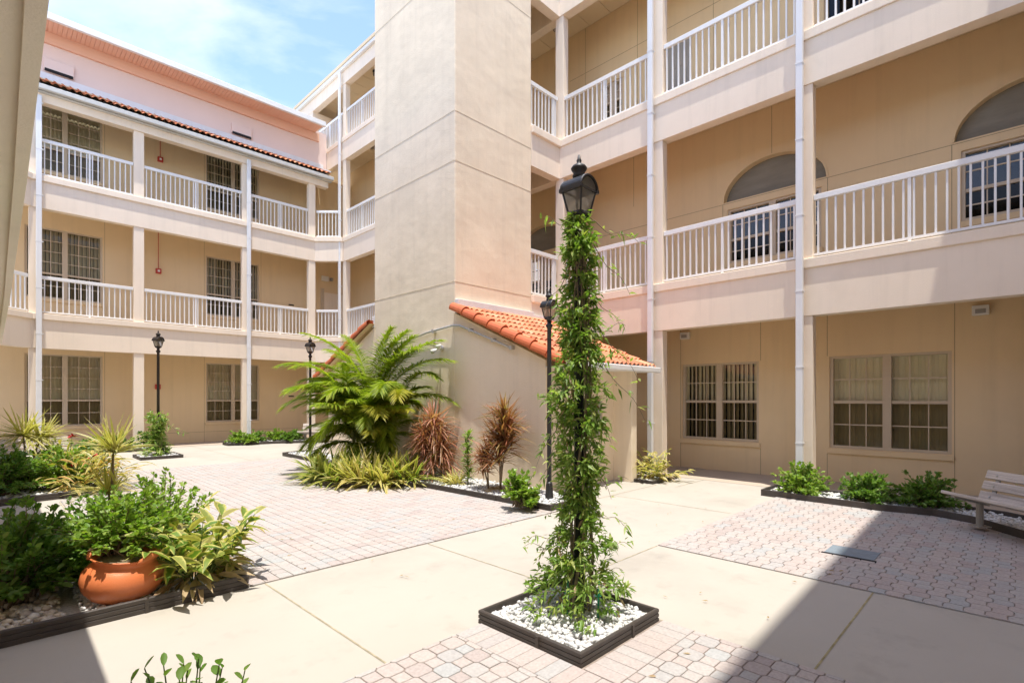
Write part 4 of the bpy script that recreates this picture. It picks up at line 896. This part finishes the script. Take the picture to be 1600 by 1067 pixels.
# left bed further back
shrub(0.20, 10.80, 0.06, 0.60, 0.72, 120, 'wide dark shrub at the front left of the bed with the crotons', 'lf_shrub', 0.075, 0.035, 30, 26, low=.03)
shrub(0.80, 10.95, 0.06, 0.52, 0.64, 100, 'rounded green shrub in front of the yellow crotons', 'lf_lime', 0.065, 0.032, 28, 27, low=.03)
shrub(0.75, 12.2, 0.06, 0.62, 0.66, 80, 'green shrub under the twin headed dracaena', 'lf_lime', 0.07, 0.032, 26, 28)
shrub(1.42, 13.4, 0.06, 0.55, 0.66, 70, 'green shrub at the back of the croton bed, near the lone lamp', 'lf_shrub', 0.07, 0.034, 26, 29)
cane_plant(0.50, 11.9, 0.06, [(-0.05,0.0,0.82,1.0),(0.16,0.05,0.74,.9)], 'twin headed yellow dracaena in front of the left hand bench', 'lf_drac', 120, 0.62, 0.03, 32, emin=-12, droop=.4, group='yellow dracaenas')
for i, (x, y, s_, lb) in enumerate([(1.05,11.0,1.15,'yellow and orange croton leaning over the bed edge by the pavers'),(1.22,11.75,.9,'yellow croton with red tinged leaves behind the first'),(1.1,10.62,.75,'low red and yellow croton at the corner of the left bed'),(0.95,12.6,.8,'pale yellow croton farthest back in the left bed')]):
    ginger(x, y, 0.06, int(30*s_), 0.75*s_, 0.30, 0.05, lb, 'lf_croton', 44+i, 'croton', 'crotons')
for i, (x, y, z, lb) in enumerate([(1.12,12.4,.80,'red flower above the crotons, beside the dracaena cane'),(1.28,11.1,.52,'red flower low over the bed edge by the pavers'),(1.0,10.8,.42,'red flower among the yellow croton leaves')]):
    o = empty('red_flower', (x, y, z), lb, 'flower', 'red flowers'); r = np.random.default_rng(70+i)
    F = LF(70+i); F.add(np.repeat([[x,y,z]],9,0)+r.normal(0,.012,(9,3)), sph(r,9,-20,80), .075, .05, .2, 'broad'); F.build('petal', M['flower'], o)
    g = MB(); g.tube([(x,y,z),(x-.02,y+.02,z-.25),(x-.03,y+.03,.06)], .004, 5); g.build('stem', M['stemgreen'], o)
# palm bed
def frond(p0, az, e0, e1, ln, r, lf, parent, n=64, ll=0.40):
    F = LF(int(r.integers(1e6))); g = []; K = 14; p = np.array(p0, float); P = [p.copy()]; T = []
    tw = r.normal(0,.15)
    for k in range(K):
        t = k/(K-1); e = R(e0+(e1-e0)*t**1.25); a = az+tw*t; d = np.array([math.cos(a)*math.cos(e), math.sin(a)*math.cos(e), math.sin(e)]); T.append(d); p = p+d*ln/K; P.append(p.copy())
    P = np.array(P); T.append(T[-1]); T = np.array(T)
    F.add(P[:-1], np.diff(P, axis=0), np.linalg.norm(np.diff(P,axis=0),axis=1)*1.03, np.linspace(.022,.006,K), 0, 'leaflet', .5, .1)
    ti = np.linspace(.17,.995,n); idx = ti*K; i0 = np.minimum(idx.astype(int),K-1); fr = (idx-i0)[:,None]; Q = P[i0]*(1-fr)+P[i0+1]*fr; tg = T[i0]
    for sgn in (1,-1):
        sd = np.cross(tg, [0,0,1.0]); sd /= np.linalg.norm(sd,axis=1,keepdims=True)+1e-6; nn = np.cross(sd, tg); w_ = np.cos(np.linspace(.95,.35,n)*1.25)[:,None]
        D = tg*(0.35+.6*ti[:,None])+sgn*sd*(1.05-.55*ti[:,None])+nn*(.28+r.normal(0,.07,(n,1))); L_ = ll*np.sin(np.pi*(0.14+.78*ti))**.7*r.uniform(.88,1.1,n)
        F.add(Q, D, L_, .027*np.ones(n), r.uniform(.25,.6,n), 'leaflet', .35, .25)
    return F.build('frond', M[lf], parent)
def palm(x, y, z, label, seed):
    o = empty('areca_palm', (x, y, z), label, 'palm'); r = np.random.default_rng(seed)
    for i in range(12):
        a = 6.283*i/12+r.uniform(-.3,.3); q = .10+.34*r.random(); bx, by = x+q*math.cos(a)*.8, y+q*math.sin(a); hh = r.uniform(.3,1.15); lx = .16*hh
        tx, ty = bx+lx*math.cos(a), by+lx*math.sin(a)
        g = MB(); g.tube([(bx,by,z),(bx+lx*.3*math.cos(a),by+lx*.3*math.sin(a),z+hh*.55),(tx,ty,z+hh+.2)], [.036,.03,.018], 8); g.build('cane', M['cane'], o, True)
        nf = 6
        for k in range(nf):
            az = a+r.normal(0,1.2); inner = k/(nf-1); e0 = 80-36*inner*r.uniform(.7,1.2); ln = r.uniform(1.1,1.75)
            if math.cos(az) > 0.15:
                az = math.pi-az if r.random() < .65 else az
                if math.cos(az) > 0.15: ln *= .6
            frond((tx,ty,z+hh+.12), az, e0, r.uniform(-50,-8)+18*(1-inner), ln, r, 'lf_yellowpalm' if r.random() < .13 else 'lf_palm', o)
    for az, e0, e1, ln, hz in ((R(128),62,-14,2.3,1.3),(R(150),52,-35,2.0,1.0),(R(-84),70,2,2.1,1.3),(R(-100),58,-20,1.9,1.0),(R(110),70,10,2.1,1.35),(R(-86),76,25,2.0,1.4),(R(200),48,-50,1.6,.8),(R(235),52,-45,1.6,.85),(R(170),40,-60,1.5,.7),(R(-110),40,-45,1.6,.6),(R(140),35,-50,1.6,.6),(R(95),78,30,2.0,1.4),(R(-95),84,40,1.9,1.35),(R(-76),58,-8,2.5,1.2),(R(-79),50,-25,2.3,.9),(R(-82),62,5,2.5,1.3),(R(215),60,-30,1.8,1.1),(R(250),62,-30,1.8,1.1),(R(180),62,-25,1.7,1.2),(R(135),75,15,2.2,1.4),(R(-70),70,30,1.9,1.4),(R(-115),30,-40,1.3,.45),(R(215),30,-45,1.3,.45),(R(260),38,-40,1.4,.5),(R(165),30,-40,1.3,.45),(R(240),70,-10,1.6,.9)):
        frond((x,y,z+hz*.9), az, e0, e1, ln*.94, r, 'lf_palm', o, 74, .44)
    return o
palm(5.42, 9.25, 0.05, 'big areca palm with arching feathery fronds against the tower wall', 5)
for i, (x, y, lb) in enumerate([(4.30,8.95,'yellow green strappy clump at the far left tip of the palm bed'),(4.30,8.42,'strappy clump with browning leaves, second from the left under the palm'),(4.52,8.02,'strappy yellow edged clump at the bulge of the edging under the palm'),(4.80,7.75,'strappy clump with pale dry leaves, right of the bulge under the palm'),(5.08,7.55,'strappy clump nearest to the big red cordyline'),(4.85,8.45,'taller green strappy clump in the second row under the palm')]):
    clump(x, y, 0.05, 120, 0.72, 0.055, lb, 'lf_gingy' if i in (2,3) else 'lf_ging', 50+i, heads=5, rad=.17)
cane_plant(5.62, 7.48, 0.05, [(0,0,.92,1.15),(-.10,.12,.66,1.1),(.06,-.14,.52,1.05),(-.05,-.02,.4,1.0)], 'big bushy red cordyline between the palm and the wall', 'lf_cord', 190, 0.48, 0.028, 33, name='cordyline', group='cordylines', emin=-35, droop=.3, hgt=.4)
cane_plant(5.62, 5.78, 0.05, [(.02,-.06,1.05,1.05),(.04,-.10,.84,1.1),(-.02,.0,.66,1.1)], 'tall upright bronze cordyline in front of the lit wall', 'lf_cord2', 190, 0.44, 0.024, 34, name='cordyline', group='cordylines', emin=-5, droop=.3, hgt=.5)
cane_plant(5.56, 5.98, 0.05, [(0,.05,.55,.8),(-.05,.08,.42,.7)], 'small dark red cordyline at the left foot of the tall bronze one', 'lf_cord', 150, 0.40, 0.023, 35, name='cordyline', group='cordylines', emin=-25, droop=.3, hgt=.3)
o = empty('leafy_column_plant', (5.62, 6.55, .05), 'slender upright yellow green plant between the two cordylines', 'plant'); r = np.random.default_rng(36); F = LF(36)
for zz in np.linspace(.10,.86,26): rosette(F, (5.62+.02*math.sin(zz*9),6.55,.05+zz), 9, .15, .03, r, -5, 60, .4, .008, .02, 'lance', .2)
F.build('foliage', M['lf_lime'], o); g = MB(); g.tube([(5.62,6.55,.05),(5.62,6.55,.92)], .01, 6); g.build('stem', M['stemgreen'], o)
clump(5.52, 6.82, .05, 90, .30, .026, 'low pale yellow clump at the foot of the slender upright plant', 'lf_gingy', 57, heads=4, rad=.14)
shrub(5.02, 4.80, 0.05, 0.30, 0.46, 46, 'lime green bush at the near corner of the palm bed', 'lf_lime', 0.085, 0.045, 20, 37)
F = LF(38); r = np.random.default_rng(38); az = r.uniform(0,6.283,140); q = r.uniform(.02,.24,140); P = np.stack([5.6+q*np.cos(az), 5.78+q*np.sin(az), np.full(140,.085)],1)
F.add(P, np.stack([np.cos(az*3),np.sin(az*3),r.uniform(0,.3,140)],1), .14, .012, .1, 'lance'); tag(F.build('leaf_litter', M['lf_dead']), kind='stuff')
o = empty('outlet_post', (6.02, 7.72, .05), 'short grey outlet post right of the red cordyline', 'post')
g = MB(); g.box(5.985, 6.055, 7.685, 7.755, .05, .30); g.build('post', M['greysteel'], o, bevel=.005); g = MB(); g.box(5.955, 6.075, 7.655, 7.785, .28, .42); b_ = g.build('housing', M['whiteplastic'], o, bevel=.01)
# small planter, right bed, far beds
ginger(8.62, 4.76, .04, 24, .52, .25, .058, 'yellow variegated clump in the small planter by the white downspout', 'lf_gingy', 48, dead=24)
for i, (x, y, h_, rd, lb) in enumerate([(8.68,2.38,.46,.40,'leafy green shrub at the column end of the right bed'),(8.62,1.52,.42,.38,'leafy green shrub in the middle of the right bed, half in shade'),(8.72,.88,.50,.38,'leafy green shrub beside the right hand bench')]):
    shrub(x, y, .05, rd, h_, 85, lb, 'lf_shrub' if i else 'lf_lime', .065, .031, 26, 60+i, low=.03)
clump(8.75, -.22, .05, 16, .85, .022, 'thin stiff bladed plant behind the right hand bench', 'lf_drac', 66, name='dracaena', group='yellow dracaenas', emin=40, emax=85, droop=.1)
for i, (x, y, lb) in enumerate([(5.7,18.0,'low bush at the left end of the far bed'),(6.25,17.98,'low bush second from the left in the far bed'),(6.85,17.92,'low bush right of the far downspout'),(7.45,17.75,'low bush in the far bed next to the corner bench'),(5.95,17.75,'small bush at the front of the far bed'),(7.15,17.55,'small bush at the front of the far bed before the corner bench')]):
    shrub(x, y, .05, .36, .40 if i < 4 else .3, 34, lb, 'lf_shrub' if i % 2 else 'lf_lime', .085, .045, 20, 80+i, low=.03)
for i, (x, y, lb) in enumerate([(2.2,18.0,'green bush at the left end of the bed by the far column'),(2.75,18.05,'green bush in the middle of the bed by the far column'),(3.3,18.1,'grey green bush right in front of the far column')]):
    shrub(x, y, .05, .36, .50, 34, lb, 'lf_shrub' if i < 2 else 'lf_dark', .085, .045, 20, 90+i, low=.03)
o = empty('shrub', (0.42, 1.80, 0.0), 'dark green shrub whose leaf tips rise at the bottom edge of the picture', 'shrub', 'leafy shrubs'); r = np.random.default_rng(95); F = LF(95); st = MB()
for i in range(30):
    if i < 11: tip = np.array([(.30,1.86,.67),(.375,1.83,.70),(.42,1.80,.70),(.455,1.78,.71),(.50,1.74,.69),(.56,1.70,.665),(.34,1.90,.68),(.40,1.76,.675),(.47,1.82,.68),(.44,1.84,.66),(.52,1.78,.66)][i])
    else: d = sph(r,1,5,70)[0]; tip = np.array([.42+d[0]*.26, 1.80+d[1]*.26, .15+.45*abs(d[2])])
    b = np.array([.42+r.normal(0,.03), 1.80+r.normal(0,.03), 0]); ts = np.linspace(0,1,8)[:,None]; pts = b+(tip-b)*ts+np.array([0,0,.05])*np.sin(ts*math.pi); st.tube([tuple(p) for p in pts], np.linspace(.006,.0018,8), 5, False)
    for q in range(9):
        t = .55+.45*q/8; P = b+(tip-b)*t+np.array([0,0,.05])*math.sin(t*math.pi); a = q*2.4+i; D = np.array([math.cos(a),math.sin(a),.75 if q < 7 else 1.6]); F.add(P, D, r.uniform(.034,.048), r.uniform(.018,.026), .2, 'oval', .25, .3)
st.build('stem', M['stemgreen'], o); F.build('foliage', M['lf_shrub'], o)

# vines
def vine(x, y, top, r_of, n, seed, label, tend, basez=.05, lv=.058, wv=.019):
    o = empty('climbing_vine', (x, y, basez), label, 'vine', 'vines on lamp posts'); r = np.random.default_rng(seed); F = LF(seed); st = MB()
    for k in range(9):
        ph = r.uniform(0,6.28); tw = r.uniform(-1.5,1.5)*1.4; pts = []
        for zz in np.linspace(basez, top, 22):
            q = .04+.25*r_of(zz)*(.5+.5*math.sin(zz*5+ph)); a = ph+tw*zz; pts.append((x+q*math.cos(a), y+q*math.sin(a), zz))
        st.tube(pts, .006, 5, False)
    nc = n//14; zc = r.uniform(basez+.03, top-.03, nc); ac = r.uniform(0,6.283,nc); rr = np.array([r_of(v) for v in zc]); q = rr*np.sqrt(r.uniform(.12,1,nc))*r.uniform(.75,1.12,nc)
    c = np.stack([x+q*np.cos(ac), y+q*np.sin(ac), zc],1); c = np.repeat(c,14,0); od = np.repeat(np.stack([np.cos(ac),np.sin(ac),r.uniform(-.5,.8,nc)],1),14,0); m_ = len(c)
    P = c+r.normal(0,.022*lv/.07,(m_,3)); D = od*.8+r.normal(0,.75,(m_,3)); s_ = r.uniform(.55,1.25,m_)
    F.add(P, D, lv*s_, wv*s_, r.uniform(0,.45,m_), 'lance', .2, .6)
    for (za, az_, ln, dz, k) in tend:
        t = np.linspace(0,1,12); b = np.array([x,y,za]); dirv = np.array([math.cos(az_),math.sin(az_),0]); pts = b+dirv*(ln*t)[:,None]+np.array([0,0,1.0])*(dz*t-0.5*abs(dz)*t*t*1.2+.03*np.sin(t*9))[:,None]
        st.tube([tuple(p) for p in pts], np.linspace(.004,.0015,12), 4, False)
        i = r.integers(2,12,k); D = dirv*.5+r.normal(0,.6,(k,3)); F.add(pts[i]+r.normal(0,.012,(k,3)), D, lv*r.uniform(.6,1.1,k), wv, r.uniform(.2,.7,k), 'lance', .2, .5)
    if top > 2:
        for ph in (0.4, 2.6): st.tube([(x+.052*math.cos(ph+zz*3.1), y+.052*math.sin(ph+zz*3.1), zz) for zz in np.linspace(basez, top-.25, 40)], np.linspace(.013,.006,40), 6, False)
        nd = 120; zd = r.uniform(.1, top-.2, nd); ad = r.uniform(0,6.283,nd); qd = np.array([r_of(v) for v in zd])*r.uniform(.3,.9,nd); Fd = LF(seed+1)
        Fd.add(np.stack([x+qd*np.cos(ad),y+qd*np.sin(ad),zd],1), r.normal(0,.6,(nd,3))+np.array([0,0,-.7]), lv*1.1, wv, .3, 'lance', .4, .8); Fd.build('dry_foliage', M['lf_dead'], o)
    st.build('stem', M['bark'], o); F.build('foliage', M['lf_vine'], o); return o
def r_main(z):
    w_ = .95+.13*math.sin(z*13)+.08*math.sin(z*29+1)
    if z < .7: return (.43-.41*z)*w_
    if z < 1.1: return .142*w_
    if z < 1.9: return (.142+.055*math.sin((z-1.1)/.8*math.pi))*w_
    return max(.05, .135-.07*(z-1.9))*w_
tn = []
rt = np.random.default_rng(4)
RGT = R(-45.5); LFT = R(134.5)                # picture right / left on the ground plan
for za, a, ln, dz, k in [(2.72,RGT+.1,.42,-.10,16),(2.62,RGT-.3,.34,-.28,14),(2.70,LFT,.24,.02,10),(2.45,LFT+.3,.26,-.25,10),(2.1,RGT,.40,-.30,18),(1.95,RGT+.2,.34,.10,16),(1.9,RGT-.1,.44,-.35,14),(1.55,LFT,.30,-.35,26),(1.45,LFT-.4,.28,-.2,24),(1.62,LFT+.5,.26,-.4,20),(1.5,RGT,.22,-.2,18),(1.2,RGT,.22,-.25,16),(1.75,RGT-.2,.30,.12,14),(1.3,LFT+.2,.28,-.25,20),(2.3,RGT+.3,.32,-.2,14),(.8,RGT-.3,.30,-.1,18),(.9,RGT+.2,.36,.06,12),(.62,LFT+.1,.36,-.06,26),(.5,LFT-.5,.42,-.05,24),(.45,RGT,.34,.10,16),(.7,LFT,.28,-.2,20),(.35,RGT-.4,.3,0,16),(.3,LFT+.7,.4,-.05,20),(.55,R(-135),.26,-.1,24),(1.0,LFT,.2,-.2,18),(.42,R(-110),.3,-.12,20)]:
    tn.append((za, a, ln, dz, k))
vine(2.84, 2.15, 2.76, r_main, 9500, 101, 'leafy vine covering the whole post of the nearest lamp', tn)
def r_far(z): return .42-.9*z if z < .3 else (.13+.05*math.sin(z*8) if z < .8 else .20)
vine(3.08, 15.6, 1.12, r_far, 1500, 102, 'short vine round the foot of the lone far lamp post', [(1.05,RGT,.45,-.25,18),(1.05,LFT,.25,.05,14),(.9,RGT,.7,-.2,8)], lv=.12, wv=.034)
for x, y, lb in ((2.82,1.98,'green plant stake in the gravel at the front of the vine'),(2.72,2.16,'green plant stake half hidden behind the vine foot')):
    o = empty('plant_stake', (x,y,.04), lb, 'stake', 'green plant stakes'); g = MB(); g.tube([(x,y,.03),(x+.01,y,.30)], .007, 6); g.build('rod', mat('green_tie', (.02,.22,.12), .5)[0], o)
    g = MB(); g.tube([(x-.012,y-.012,.2),(x+.02,y-.014,.205),(x+.02,y+.016,.21),(x-.012,y+.014,.205),(x-.012,y-.012,.2)], .005, 5); g.build('tie', bpy.data.materials['green_tie'], o)
# cover plate in the paving
o = empty('drain_cover', (5.87, 1.17, .012), 'blue grey slate coloured cover plate set flush in the pavers, half in shade', 'cover')
g = MB(); g.box(5.70, 6.02, .96, 1.36, .004, .019); g.build('plate', M['slate'], o, bevel=.003); g = MB(); g.box(5.665, 5.70, .94, 1.38, .004, .0165); g.build('slot', M['dark'], o)
# fallen leaves and litter on the paving
F = LF(111); r = np.random.default_rng(111); n = 90; px = np.concatenate([r.uniform(1.6,5,50), r.uniform(2.3,8,40)]); py = np.concatenate([r.uniform(4.4,12,50), r.uniform(1.0,4.4,40)])
F.add(np.stack([px,py,np.full(n,.017)],1), np.stack([r.normal(0,1,n),r.normal(0,1,n),r.uniform(0,.15,n)],1), r.uniform(.02,.06,n), r.uniform(.006,.016,n), .05, 'lance', .4, .3); tag(F.build('fallen_leaves', M['lf_dead']), kind='stuff')
